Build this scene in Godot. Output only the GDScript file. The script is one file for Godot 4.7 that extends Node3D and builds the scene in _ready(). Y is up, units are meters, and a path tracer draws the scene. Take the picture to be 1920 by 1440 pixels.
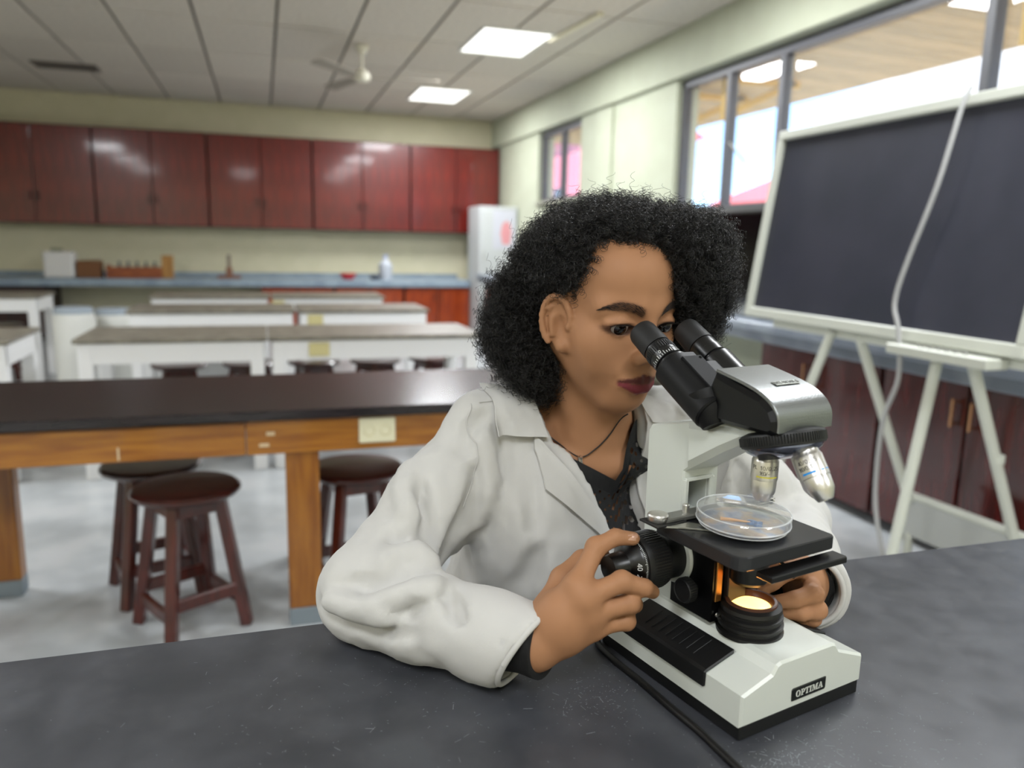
extends Node3D
# A teaching laboratory: a person at a black bench looks into a microscope. Metres, y up, floor at y = 0.
# SCOPE is the frame of the microscope and the person: x to the right of the bench, y up from the bench top, z towards the front.

const SCOPE_AT := Vector3(0.367, 0.86, -0.506)
const SCOPE_TURN := 0.228
var mats := {}
var used_names := {}


class MB:
	# collects triangles, counter-clockwise seen from outside; done() turns them for the engine
	var v := PackedVector3Array()
	var n := PackedVector3Array()
	var c := PackedColorArray()
	var ix := PackedInt32Array()
	var x := Transform3D()
	var tint := Color(1, 1, 1)
	var tinted := false

	func put(p: Vector3, nn: Vector3) -> int:
		v.append(x * p)
		n.append((x.basis * nn).normalized())
		if tinted:
			c.append(tint)
		return v.size() - 1

	func tri(a: Vector3, b: Vector3, d: Vector3) -> void:
		var nn := (b - a).cross(d - a).normalized()
		var i := put(a, nn)
		put(b, nn)
		put(d, nn)
		ix.append_array([i, i + 1, i + 2])

	func quad(a: Vector3, b: Vector3, d: Vector3, e: Vector3) -> void:
		var nn := (d - a).cross(e - b).normalized()
		var i := put(a, nn)
		put(b, nn)
		put(d, nn)
		put(e, nn)
		ix.append_array([i, i + 1, i + 2, i, i + 2, i + 3])

	func quad_out(a: Vector3, b: Vector3, d: Vector3, e: Vector3, mid: Vector3) -> void:
		if (d - a).cross(e - b).dot(a + b + d + e - mid * 4.0) < 0.0:
			quad(a, e, d, b)
		else:
			quad(a, b, d, e)

	func box(mid: Vector3, size: Vector3, r := 0.0) -> MB:
		var h := size * 0.5
		r = minf(r, minf(h.x, minf(h.y, h.z)) * 0.9)
		var p := {}
		for s in 8:
			var g := Vector3(1.0 if s & 1 else -1.0, 1.0 if s & 2 else -1.0, 1.0 if s & 4 else -1.0)
			for k in 3:
				var q := h - Vector3.ONE * r
				q[k] = h[k]
				p[s * 3 + k] = mid + g * q
		for k in 3:
			var b1 := 1 << ((k + 1) % 3)
			var b2 := 1 << ((k + 2) % 3)
			for side in [0, 1 << k]:
				quad_out(p[side * 3 + k], p[(side | b1) * 3 + k], p[(side | b1 | b2) * 3 + k], p[(side | b2) * 3 + k], mid)
			if r > 0.0:
				for s1 in [0, b1]:
					for s2 in [0, b2]:
						var o: int = s1 | s2
						var e: int = o | (1 << k)
						quad_out(p[o * 3 + (k + 1) % 3], p[e * 3 + (k + 1) % 3], p[e * 3 + (k + 2) % 3], p[o * 3 + (k + 2) % 3], mid)
		if r > 0.0:
			for s in 8:
				var a: Vector3 = p[s * 3]
				var b: Vector3 = p[s * 3 + 1]
				var d: Vector3 = p[s * 3 + 2]
				if (b - a).cross(d - a).dot(a + b + d - mid * 3.0) < 0.0:
					tri(a, d, b)
				else:
					tri(a, b, d)
		return self

	func bar(a: Vector3, b: Vector3, w: float, h: float, r := 0.003, up := Vector3.UP) -> MB:
		var keep := x
		var z := (b - a).normalized()
		var side := up.cross(z)
		if side.length() < 0.01:
			side = Vector3.RIGHT.cross(z)
		side = side.normalized()
		x = keep * Transform3D(Basis(side, z.cross(side), z), (a + b) * 0.5)
		box(Vector3.ZERO, Vector3(w, h, a.distance_to(b)), r)
		x = keep
		return self

	func lathe(prof: Array, segs := 32) -> MB:
		# prof: Vector2(radius, height), from the bottom up with the outside on the right
		var m := prof.size()
		var nn := []
		for i in m - 1:
			var d: Vector2 = prof[i + 1] - prof[i]
			nn.append(Vector2(d.y, -d.x).normalized())
		for i in m - 1:
			var n0: Vector2 = nn[i]
			var n1: Vector2 = nn[i]
			if i > 0 and nn[i - 1].dot(nn[i]) > 0.86:
				n0 = (nn[i - 1] + nn[i]).normalized()
			if i < m - 2 and nn[i + 1].dot(nn[i]) > 0.86:
				n1 = (nn[i + 1] + nn[i]).normalized()
			var first := v.size()
			for s in segs + 1:
				var t := TAU * s / segs
				var e := Vector3(cos(t), 0, sin(t))
				put(e * prof[i].x + Vector3.UP * prof[i].y, e * n0.x + Vector3.UP * n0.y)
				put(e * prof[i + 1].x + Vector3.UP * prof[i + 1].y, e * n1.x + Vector3.UP * n1.y)
			for s in segs:
				var o := first + s * 2
				ix.append_array([o, o + 1, o + 3, o, o + 3, o + 2])
		return self

	func prism(poly: Array, z0: float, z1: float, bevel := 0.0) -> MB:
		# poly: Vector2 outline in x, y; extruded along z
		var ring := PackedVector2Array(poly)
		if Geometry2D.is_polygon_clockwise(ring):
			ring.reverse()
		# is_polygon_clockwise reads y down: make sure by area
		var area := 0.0
		for i in ring.size():
			area += ring[i].cross(ring[(i + 1) % ring.size()])
		if area < 0.0:
			ring.reverse()
		var m := ring.size()
		var inner := PackedVector2Array()
		for i in m:
			var e0 := (ring[i] - ring[(i + m - 1) % m]).normalized()
			var e1 := (ring[(i + 1) % m] - ring[i]).normalized()
			var n0 := Vector2(-e0.y, e0.x)
			var n1 := Vector2(-e1.y, e1.x)
			inner.append(ring[i] + (n0 + n1) / maxf(0.4, 1.0 + n0.dot(n1)) * bevel)
		var s := signf(z1 - z0)
		for i in m:
			var j := (i + 1) % m
			var a := ring[i]
			var b := ring[j]
			var zz0 := z0 + bevel * s
			var zz1 := z1 - bevel * s
			if s > 0:
				quad(Vector3(a.x, a.y, zz0), Vector3(b.x, b.y, zz0), Vector3(b.x, b.y, zz1), Vector3(a.x, a.y, zz1))
			else:
				quad(Vector3(b.x, b.y, zz0), Vector3(a.x, a.y, zz0), Vector3(a.x, a.y, zz1), Vector3(b.x, b.y, zz1))
			if bevel > 0.0:
				var ia := inner[i]
				var ib := inner[j]
				if s > 0:
					quad(Vector3(a.x, a.y, zz1), Vector3(b.x, b.y, zz1), Vector3(ib.x, ib.y, z1), Vector3(ia.x, ia.y, z1))
					quad(Vector3(ia.x, ia.y, z0), Vector3(ib.x, ib.y, z0), Vector3(b.x, b.y, zz0), Vector3(a.x, a.y, zz0))
		var t := Geometry2D.triangulate_polygon(inner)
		for k in range(0, t.size(), 3):
			var a := inner[t[k]]
			var b := inner[t[k + 1]]
			var d := inner[t[k + 2]]
			if (b - a).cross(d - a) < 0.0:
				var w := b
				b = d
				d = w
			tri(Vector3(a.x, a.y, maxf(z0, z1)), Vector3(b.x, b.y, maxf(z0, z1)), Vector3(d.x, d.y, maxf(z0, z1)))
			tri(Vector3(a.x, a.y, minf(z0, z1)), Vector3(d.x, d.y, minf(z0, z1)), Vector3(b.x, b.y, minf(z0, z1)))
		return self

	func sheet(rows: Array, closed := false) -> MB:
		# smooth surface through rows of points (PackedVector3Array of one length)
		var m: int = rows[0].size()
		var first := v.size()
		var acc := PackedVector3Array()
		acc.resize(rows.size() * m)
		var cols := m if closed else m - 1
		for i in rows.size() - 1:
			for j in cols:
				var j2 := (j + 1) % m
				var a: Vector3 = rows[i][j]
				var b: Vector3 = rows[i][j2]
				var d: Vector3 = rows[i + 1][j2]
				var e: Vector3 = rows[i + 1][j]
				var g := (d - a).cross(e - b)
				acc[i * m + j] += g
				acc[i * m + j2] += g
				acc[(i + 1) * m + j2] += g
				acc[(i + 1) * m + j] += g
				var o := first + i * m
				ix.append_array([o + j, o + j2, o + m + j2, o + j, o + m + j2, o + m + j])
		for i in rows.size():
			for j in m:
				put(rows[i][j], acc[i * m + j])
		return self

	func tube(pts: Array, radii, segs := 10, caps := true) -> MB:
		var rows := []
		var m := pts.size()
		var side := Vector3.ZERO
		for i in m:
			var t: Vector3 = (pts[mini(i + 1, m - 1)] - pts[maxi(i - 1, 0)]).normalized()
			if side == Vector3.ZERO:
				side = t.cross(Vector3.UP if absf(t.y) < 0.9 else Vector3.RIGHT).normalized()
			side = (side - t * side.dot(t)).normalized()
			var up := t.cross(side)
			var r: float = radii if radii is float else radii[i]
			var row := PackedVector3Array()
			for s in segs:
				var a := TAU * s / segs
				row.append(pts[i] + (side * cos(a) + up * sin(a)) * r)
			rows.append(row)
		if caps:
			for k in [0, 1]:
				var row: PackedVector3Array = rows[0] if k == 0 else rows[rows.size() - 1]
				var mid: Vector3 = pts[0] if k == 0 else pts[m - 1]
				for s in segs:
					if k == 0:
						tri(mid, row[(s + 1) % segs], row[s])
					else:
						tri(mid, row[s], row[(s + 1) % segs])
		sheet(rows, true)
		return self

	func done() -> ArrayMesh:
		var a := []
		a.resize(Mesh.ARRAY_MAX)
		var turned := ix.duplicate()
		for i in range(0, turned.size(), 3):
			turned[i + 1] = ix[i + 2]
			turned[i + 2] = ix[i + 1]
		a[Mesh.ARRAY_VERTEX] = v
		a[Mesh.ARRAY_NORMAL] = n
		if tinted:
			a[Mesh.ARRAY_COLOR] = c
		a[Mesh.ARRAY_INDEX] = turned
		var m := ArrayMesh.new()
		m.add_surface_from_arrays(Mesh.PRIMITIVE_TRIANGLES, a)
		return m


# ---------- naming ----------
func numbered(called: String) -> String:
	var k: int = used_names.get(called, 0)
	used_names[called] = k + 1
	return called if k == 0 else "%s_%03d" % [called, k]


func tag(o: Node3D, label: String, category: String, group := "") -> Node3D:
	o.set_meta("label", label)
	o.set_meta("category", category)
	if group != "":
		o.set_meta("group", group)
	return o


func thing(called: String, label: String, category: String, at := Vector3.ZERO, turn := 0.0, group := "") -> Node3D:
	var o := Node3D.new()
	o.name = numbered(called)
	add_child(o)
	o.position = at
	o.rotation.y = turn
	tag(o, label, category, group)
	return o


func part(parent: Node3D, called: String, mesh, m: Material, label := "") -> MeshInstance3D:
	var o := MeshInstance3D.new()
	o.name = called
	o.mesh = mesh.done() if mesh is MB else mesh
	o.material_override = m
	o.cast_shadow = GeometryInstance3D.SHADOW_CASTING_SETTING_ON
	parent.add_child(o, true)
	if label != "":
		o.set_meta("label", label)
	return o


func single(called: String, mesh, m: Material, label: String, category: String, at := Vector3.ZERO, turn := 0.0, group := "") -> MeshInstance3D:
	var o := part(self, numbered(called), mesh, m)
	o.position = at
	o.rotation.y = turn
	tag(o, label, category, group)
	return o


func structure(called: String, mesh, m: Material, label: String) -> MeshInstance3D:
	var o := part(self, called, mesh, m, label)
	o.set_meta("kind", "structure")
	return o


func copy_of(o: Node3D, label: String, at: Vector3, turn := 0.0) -> Node3D:
	var r := o.duplicate()
	var base: String = str(o.name)
	var cut := base.rfind("_")
	if cut > 0 and base.substr(cut + 1).is_valid_int():
		base = base.substr(0, cut)
	r.name = numbered(base)
	add_child(r)
	r.position = at
	r.rotation.y = turn
	r.set_meta("label", label)
	return r


func mb() -> MB:
	return MB.new()


# ---------- materials ----------
func mat(key: String, col: Color, rough := 0.6, metal := 0.0, spec := 0.5) -> StandardMaterial3D:
	if mats.has(key):
		return mats[key]
	var m := StandardMaterial3D.new()
	m.resource_name = key
	m.albedo_color = col
	m.roughness = rough
	m.metallic = metal
	m.metallic_specular = spec
	mats[key] = m
	return m


func noise_tex(kind: int, freq: float, octaves: int, ramp: Array, size := 512, seed_ := 1) -> NoiseTexture2D:
	var f := FastNoiseLite.new()
	f.noise_type = kind as FastNoiseLite.NoiseType
	f.frequency = freq
	f.fractal_octaves = octaves
	f.seed = seed_
	var t := NoiseTexture2D.new()
	t.width = size
	t.height = size
	t.seamless = true
	t.noise = f
	if ramp.size() > 0:
		var g := Gradient.new()
		var offs := PackedFloat32Array()
		var cols := PackedColorArray()
		for i in ramp.size():
			offs.append(ramp[i][0])
			cols.append(ramp[i][1])
		g.offsets = offs
		g.colors = cols
		t.color_ramp = g
	return t


func textured(key: String, tex: Texture2D, scale: Vector3, rough: float, world := true) -> StandardMaterial3D:
	var m := mat(key, Color(1, 1, 1), rough)
	m.albedo_texture = tex
	m.uv1_triplanar = true
	m.uv1_world_triplanar = world
	m.uv1_scale = scale
	return m


func relief(m: StandardMaterial3D, tex: Texture2D, cm: float) -> StandardMaterial3D:
	m.heightmap_enabled = true
	m.heightmap_texture = tex
	m.heightmap_scale = cm
	return m


func coat(m: StandardMaterial3D, amount: float, rough: float) -> StandardMaterial3D:
	m.clearcoat_enabled = true
	m.clearcoat = amount
	m.clearcoat_roughness = rough
	return m


func curve(pts: Array, steps := 6) -> Array:
	# Catmull-Rom through the points
	var out := []
	for i in pts.size() - 1:
		var a: Vector3 = pts[maxi(i - 1, 0)]
		var b: Vector3 = pts[i]
		var d: Vector3 = pts[i + 1]
		var e: Vector3 = pts[mini(i + 2, pts.size() - 1)]
		for k in steps:
			out.append(b.cubic_interpolate(d, a, e, float(k) / steps))
	out.append(pts[pts.size() - 1])
	return out


func text(parent: Node3D, called: String, words: String, height: float, m: Material, xf: Transform3D, serif := false, bold := false) -> MeshInstance3D:
	var f := SystemFont.new()
	f.font_names = PackedStringArray(["Droid Serif" if serif else "Droid Sans"])
	if bold:
		f.font_weight = 700
	var t := TextMesh.new()
	t.font = f
	t.text = words
	t.font_size = 64
	t.pixel_size = height / 46.0
	t.depth = 0.0004
	t.curve_step = 4.0
	var o := part(parent, called, t, m)
	o.transform = xf
	return o


# ---------- camera, sky, sun, exposure ----------
func set_camera_and_light() -> void:
	var cam := Camera3D.new()
	cam.name = "camera"
	add_child(cam)
	cam.fov = 52.19
	cam.near = 0.05
	cam.far = 200.0
	var look := CameraAttributesPhysical.new()
	look.frustum_focal_length = 24.5
	look.frustum_focus_distance = 0.79
	look.exposure_aperture = 3.5
	look.frustum_near = 0.05
	look.frustum_far = 200.0
	cam.attributes = look
	cam.fov = 52.19
	cam.transform = Transform3D(Basis(Vector3(0.95396687, 0.02108292, 0.29917006), Vector3(0.03367298, 0.98368943, -0.17669532), Vector3(-0.29801568, 0.17863543, 0.9376972)), Vector3(0, 1.27, 0))
	cam.current = true
	var e := Environment.new()
	e.background_mode = Environment.BG_SKY
	var sky := Sky.new()
	var sm := ProceduralSkyMaterial.new()
	sm.sky_top_color = Color(0.30, 0.52, 0.85)
	sm.sky_horizon_color = Color(0.72, 0.88, 0.98)
	sm.ground_horizon_color = Color(0.75, 0.76, 0.74)
	sm.ground_bottom_color = Color(0.45, 0.44, 0.40)
	sm.sky_energy_multiplier = 1.9
	sm.ground_energy_multiplier = 1.2
	sky.sky_material = sm
	e.sky = sky
	e.tonemap_mode = Environment.TONE_MAPPER_LINEAR
	e.tonemap_exposure = 0.92
	e.sdfgi_enabled = true
	e.ssao_enabled = true
	e.ssil_enabled = true
	var w := WorldEnvironment.new()
	w.name = "surroundings"
	w.environment = e
	add_child(w)
	var sun := DirectionalLight3D.new()
	sun.name = "sun"
	sun.light_energy = 5.0
	sun.light_color = Color(1.0, 0.96, 0.88)
	sun.light_angular_distance = 0.6
	sun.shadow_enabled = true
	add_child(sun)
	sun.look_at_from_position(Vector3(-5, 12, 5), Vector3.ZERO, Vector3.UP)


func ceiling_light(at: Vector3, label: String, power: float) -> void:
	var t := thing("ceiling_light", label, "ceiling light", at, 0.0, "square light panels set in the ceiling")
	var f := mb()
	for s in [-1, 1]:
		f.box(Vector3(s * 0.298, 0, 0), Vector3(0.024, 0.024, 0.90), 0.004)
		f.box(Vector3(0, 0, s * 0.438), Vector3(0.572, 0.024, 0.024), 0.004)
	part(t, "frame", f, mat("lamp white", Color(0.86, 0.86, 0.84), 0.5))
	var glow := mat("panel glow", Color(0.95, 0.95, 0.93), 0.6)
	glow.emission_enabled = true
	glow.emission = Color(1.0, 1.0, 0.98)
	glow.emission_energy_multiplier = 2.2
	part(t, "diffuser", mb().box(Vector3(0, 0.002, 0), Vector3(0.57, 0.012, 0.85), 0.0), glow)
	var l := AreaLight3D.new()
	l.name = "light"
	l.area_size = Vector2(0.57, 0.85)
	l.light_energy = power
	l.light_color = Color(0.97, 0.985, 1.0)
	l.shadow_enabled = true
	l.area_range = 30.0
	t.add_child(l)
	l.position = Vector3(0, -0.016, 0)
	l.rotation.x = -PI / 2


# ---------- the room ----------
func build_room() -> void:
	var plaster := textured("cream wall paint", noise_tex(0, 0.02, 4, [[0.3, Color(0.825, 0.80, 0.685)], [0.7, Color(0.84, 0.815, 0.70)]], 256), Vector3(0.6, 0.6, 0.6), 0.75)
	var green := textured("pale green wall paint", noise_tex(0, 0.02, 4, [[0.3, Color(0.71, 0.725, 0.64)], [0.7, Color(0.725, 0.74, 0.655)]], 256, 4), Vector3(0.6, 0.6, 0.6), 0.7)
	var floor_tex := noise_tex(3, 0.012, 5, [[0.25, Color(0.66, 0.675, 0.685)], [0.5, Color(0.71, 0.725, 0.735)], [0.75, Color(0.75, 0.76, 0.765)]], 1024, 9)
	var floor_m := textured("polished grey floor", floor_tex, Vector3(0.35, 0.35, 0.35), 0.28)
	structure("floor", mb().box(Vector3(-1.1, -0.05, -4.4), Vector3(9.4, 0.1, 14.6)), floor_m, "pale grey polished floor of the laboratory")
	structure("wall_back", mb().box(Vector3(-1.1, 1.5, -11.4), Vector3(9.4, 3.2, 0.2)), plaster, "cream painted wall behind the red wall cabinets")
	structure("wall_left", mb().box(Vector3(-5.6, 1.5, -4.4), Vector3(0.2, 3.2, 14.6)), plaster, "cream painted side wall outside the picture")
	structure("wall_front", mb().box(Vector3(-1.1, 1.5, 2.8), Vector3(9.4, 3.2, 0.2)), plaster, "cream painted wall behind the camera")
	# right wall with two openings: z -9.35..-8.0 (y 1.72..2.58) and z -5.97..-0.6 (y 1.50..2.57)
	var w := mb()
	w.box(Vector3(3.35, 2.815, -4.4), Vector3(0.2, 0.47, 14.6))
	w.box(Vector3(3.35, 0.75, -4.4), Vector3(0.2, 1.5, 14.6))
	w.box(Vector3(3.35, 2.04, -10.525), Vector3(0.2, 1.08, 2.35))
	w.box(Vector3(3.35, 2.04, -6.985), Vector3(0.2, 1.08, 2.03))
	w.box(Vector3(3.35, 1.61, -8.675), Vector3(0.2, 0.22, 1.35))
	w.box(Vector3(3.35, 2.04, 1.1), Vector3(0.2, 1.08, 3.4))
	structure("wall_right", w, green, "pale green window wall on the right")
	# lintel beam and pilaster on the window wall
	structure("trim_1", mb().box(Vector3(3.225, 2.77, -4.4), Vector3(0.05, 0.38, 14.4), 0.006), green, "beam running along the wall above the windows")
	structure("trim_2", mb().box(Vector3(3.235, 1.28, -7.35), Vector3(0.03, 2.56, 0.35), 0.004), green, "shallow pilaster between the two windows")
	structure("baseboard_right", mb().box(Vector3(3.235, 0.05, -4.4), Vector3(0.03, 0.1, 14.3), 0.004), mat("baseboard", Color(0.45, 0.42, 0.38), 0.6), "dark baseboard of the window wall")
	# ceiling: dark grid with tiles
	var c := structure("ceiling", mb().box(Vector3(-1.1, 3.03, -4.4), Vector3(9.4, 0.12, 14.6)), mat("ceiling grid", Color(0.34, 0.32, 0.30), 0.8), "suspended ceiling of pale grey tiles in a darker grid")
	var tile_mats := []
	for k in 3:
		var base := 0.78 + 0.02 * k
		tile_mats.append(textured("ceiling tile %d" % k, noise_tex(3, 0.09, 3, [[0.3, Color(base, base * 0.96, base * 0.90)], [0.7, Color(base + 0.04, (base + 0.04) * 0.96, (base + 0.04) * 0.90)]], 256, 20 + k), Vector3(1.3, 1.3, 1.3), 0.8))
	var rng := RandomNumberGenerator.new()
	rng.seed = 5
	var tile := mb().box(Vector3.ZERO, Vector3(0.592, 0.02, 1.196), 0.003).done()
	var lights := [Vector3(2.05, 2.955, -6.87), Vector3(2.05, 2.955, -9.55), Vector3(2.05, 2.955, -4.2), Vector3(2.05, 2.955, -1.5), Vector3(-0.41, 2.955, 1.2), Vector3(2.05, 2.955, 1.2), Vector3(-2.87, 2.955, -4.2), Vector3(-2.87, 2.955, -1.5), Vector3(-2.87, 2.955, 1.2)]
	var x := -5.369
	while x < 3.2:
		for k in 12:
			var at := Vector3(x + 0.3075, 2.965, 2.1 - k * 1.22)
			if at.x > 3.2:
				continue
			var o := part(c, "tile", tile, tile_mats[rng.randi() % 3])
			o.position = at
		x += 0.615
	var names := ["bright light panel in the ceiling beside the ceiling fan", "bright light panel nearest the red cabinets on the back wall", "light panel above the chalkboard outside the picture", "light panel above the right end of the black bench", "light panel behind the camera in the middle of the ceiling", "light panel behind the camera on the right", "light panel above the far left tables", "light panel above the near left tables", "light panel behind the camera on the left"]
	for i in lights.size():
		ceiling_light(lights[i], names[i], 8.5 if i < 3 or i == 6 else 5.6)
	# dark vent in the ceiling, far left
	var vent := thing("ceiling_vent", "dark slatted air vent in the ceiling at the far left", "air vent", Vector3(-1.86, 2.945, -9.5))
	var vf := mb()
	for s in [-1, 1]:
		vf.box(Vector3(s * 0.29, 0, 0), Vector3(0.02, 0.02, 0.3), 0.003)
		vf.box(Vector3(0, 0, s * 0.14), Vector3(0.56, 0.02, 0.02), 0.003)
	part(vent, "frame", vf, mat("vent grey", Color(0.42, 0.39, 0.37), 0.6))
	for k in 6:
		var s := mb()
		s.x = Transform3D(Basis(Vector3.RIGHT, 0.6), Vector3(0, 0, -0.11 + k * 0.044))
		s.box(Vector3.ZERO, Vector3(0.56, 0.004, 0.03), 0.001)
		part(vent, "slat", s, mat("vent grey", Color()))
	# cream strip by the first panel: a painted streak of light on the ceiling
	single("light_streak_strip", mb().bar(Vector3(2.38, 2.945, -6.62), Vector3(2.45, 2.945, -5.72), 0.05, 0.03, 0.005), mat("light_streak", Color(0.88, 0.85, 0.74), 0.5), "cream strip painting a streak of light on the ceiling beside the nearer light panel", "light_streak")
	# ceiling fan
	var fan := thing("ceiling_fan", "white three-bladed ceiling fan hanging from the ceiling", "ceiling fan", Vector3(0.90, 2.95, -7.45))
	var fw := mat("fan white", Color(0.86, 0.84, 0.77), 0.4)
	part(fan, "canopy", mb().lathe([Vector2(0.0, -0.07), Vector2(0.03, -0.07), Vector2(0.06, -0.01), Vector2(0.06, 0.0)], 24), fw)
	part(fan, "rod", mb().lathe([Vector2(0.014, -0.22), Vector2(0.012, -0.05)], 12), fw)
	part(fan, "motor", mb().lathe([Vector2(0.0, -0.31), Vector2(0.05, -0.305), Vector2(0.075, -0.28), Vector2(0.075, -0.24), Vector2(0.04, -0.2), Vector2(0.0, -0.2)], 28), fw)
	for k in 3:
		var b := mb()
		b.x = Transform3D(Basis(Vector3.UP, deg_to_rad([230.0, 350.0, 110.0][k])), Vector3(0, -0.265, 0))
		b.x = b.x * Transform3D(Basis(Vector3.RIGHT, 0.2), Vector3.ZERO)
		var lay := Transform3D(Basis(Vector3.RIGHT, PI / 2), Vector3.ZERO)
		var flat := mb()
		flat.x = b.x * lay
		flat.prism([Vector2(0.09, -0.02), Vector2(0.2, -0.05), Vector2(0.66, -0.065), Vector2(0.69, -0.03), Vector2(0.69, 0.03), Vector2(0.66, 0.065), Vector2(0.2, 0.05), Vector2(0.09, 0.02)], -0.004, 0.004, 0.001)
		part(fan, "blade", flat, mat("fan blade", Color(0.60, 0.57, 0.52), 0.5))


func build_windows() -> void:
	var frame := mat("window frame grey", Color(0.33, 0.33, 0.35), 0.45)
	var glass := mat("window glass", Color(0.9, 0.95, 0.95, 0.06), 0.02)
	glass.transparency = BaseMaterial3D.TRANSPARENCY_ALPHA
	for wn in 2:
		var z0: float = [-5.97, -9.35][wn]
		var z1: float = [-0.6, -8.0][wn]
		var y0: float = [1.50, 1.72][wn]
		var y1: float = 2.57
		var cuts: Array = [[-5.29, -4.66, -3.08, -2.45, -1.8], [-8.68]][wn]
		var w := structure("window_%d" % (wn + 1), mb().box(Vector3(3.33, y0 + 0.015, (z0 + z1) / 2), Vector3(0.26, 0.03, z1 - z0), 0.004), mat("sill", Color(0.66, 0.66, 0.6), 0.5), ["long steel window above the side bench", "small window near the far corner"][wn])
		var f := mb()
		f.box(Vector3(3.33, y1 - 0.03, (z0 + z1) / 2), Vector3(0.07, 0.06, z1 - z0), 0.004)
		f.box(Vector3(3.33, y0 + 0.05, (z0 + z1) / 2), Vector3(0.07, 0.05, z1 - z0), 0.004)
		for z in [z0 + 0.025, z1 - 0.025]:
			f.box(Vector3(3.33, (y0 + y1) / 2, z), Vector3(0.07, y1 - y0, 0.05), 0.004)
		part(w, "window_frame", f, frame)
		var edges := [z0]
		for z in cuts:
			part(w, "mullion", mb().box(Vector3(3.33, (y0 + y1) / 2, z), Vector3(0.07, y1 - y0 - 0.1, 0.055), 0.004), frame)
			edges.append(z)
		edges.append(z1)
		for i in edges.size() - 1:
			var a: float = edges[i] + 0.025
			var b: float = edges[i + 1] - 0.025
			part(w, "pane", mb().box(Vector3(3.345, (y0 + y1) / 2, (a + b) / 2), Vector3(0.005, y1 - y0 - 0.12, b - a)), glass)
			if wn == 0 and i in [1, 3]:
				part(w, "stay", mb().bar(Vector3(3.30, 2.02, a + 0.03), Vector3(3.30, 1.86, a + 0.24), 0.012, 0.012, 0.002), mat("stay grey", Color(0.75, 0.75, 0.72), 0.4, 0.6))


func build_outside() -> void:
	# planked eave over the windows
	var eave := thing("roof_eave", "planked underside of the roof overhang outside the windows", "roof overhang", Vector3(3.46, 2.62, -5.0))
	var plank_mats := []
	for k in 3:
		plank_mats.append(textured("eave plank %d" % k, noise_tex(0, 0.02, 3, [[0.3, Color(0.66 + 0.03 * k, 0.57 + 0.025 * k, 0.41 + 0.02 * k)], [0.7, Color(0.73 + 0.03 * k, 0.64 + 0.025 * k, 0.48 + 0.02 * k)]], 256, 40 + k), Vector3(0.4, 3, 6), 0.7))
	var plank := mb().box(Vector3(0.62, 0, 0), Vector3(1.24, 0.02, 0.135), 0.004).done()
	for k in 72:
		var o := part(eave, "plank", plank, plank_mats[(k * 7) % 3])
		o.position = Vector3(0, 0, -5.3 + k * 0.145)
		o.rotation.z = -0.03
	part(eave, "roof_deck", mb().box(Vector3(0.6, 0.12, 0), Vector3(1.3, 0.12, 10.6), 0.0), mat("roof deck", Color(0.35, 0.32, 0.30), 0.8))
	part(eave, "fascia", mb().box(Vector3(1.26, 0.06, 0), Vector3(0.03, 0.2, 10.6), 0.004), mat("fascia", Color(0.75, 0.72, 0.65), 0.6))
	var yellow := mat("yellow steel", Color(0.86, 0.68, 0.20), 0.5)
	for k in 4:
		var z: float = [-6.35, -5.65, -3.05, -7.2][k]
		single("eave_bracket", mb().bar(Vector3(0, -0.32, 0), Vector3(0.62, -0.03, 0.0), 0.05, 0.05, 0.004).bar(Vector3(0.0, -0.03, 0), Vector3(0.0, -0.36, 0), 0.05, 0.05, 0.004).bar(Vector3(-0.02, -0.05, 0), Vector3(0.66, -0.05, 0), 0.05, 0.05, 0.004), yellow, ["yellow steel bracket under the eave, seen in the second pane from the left", "yellow steel bracket under the eave, beside the wide pane", "yellow steel bracket under the eave at the top right corner", "yellow steel bracket under the eave, seen in the leftmost pane"][k], "bracket", Vector3(3.50, 2.60, z), 0.0, "yellow brackets outside the windows")
	# ground and buildings across the yard
	structure("ground", mb().box(Vector3(45, -0.35, -10), Vector3(82, 0.3, 120)), mat("yard", Color(0.80, 0.73, 0.60), 0.9), "dusty yard outside the windows")
	var white := mat("white render", Color(0.90, 0.90, 0.88), 0.8)
	var g := thing("white_building", "white sunlit gable building seen through the wide pane", "building", Vector3(9.0, -0.2, -9.0))
	var gb := mb()
	gb.x = Transform3D(Basis(Vector3.UP, -PI / 2), Vector3.ZERO)
	gb.prism([Vector2(-3.3, 0), Vector2(9, 0), Vector2(9, 4.4), Vector2(-2.6, 3.9), Vector2(-3.3, 2.3)], -3.0, 0.0, 0.02)
	part(g, "wall", gb, white)
	var specs := [[Vector3(20, -0.2, -22), Vector3(7, 3.0, 9), Color(0.80, 0.36, 0.36), "pink-roofed low building beyond the yard, seen in the left panes"], [Vector3(14, -0.2, -33), Vector3(5, 5.6, 9), Color(0.86, 0.42, 0.50), "pink building seen through the small far window"]]
	for s in specs:
		var b := thing("distant_building", s[3], "building", s[0])
		var size: Vector3 = s[1]
		part(b, "wall", mb().box(Vector3(0, size.y / 2, 0), size, 0.02), white if s[0].z > -30 else mat("pink render", Color(0.90, 0.55, 0.62), 0.8))
		var r := mb()
		r.prism([Vector2(-size.x * 0.56, size.y), Vector2(size.x * 0.56, size.y), Vector2(0, size.y + 1.5)], -size.z * 0.53, size.z * 0.53, 0.02)
		part(b, "roof", r, mat("roof %s" % s[2].to_html(), s[2], 0.7))
		for k in 3:
			part(b, "window", mb().box(Vector3(-size.x / 2, size.y * 0.55, -2.6 + k * 2.6), Vector3(0.08, 1.1, 1.2), 0.01), mat("far window", Color(0.25, 0.3, 0.36), 0.2))


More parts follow.
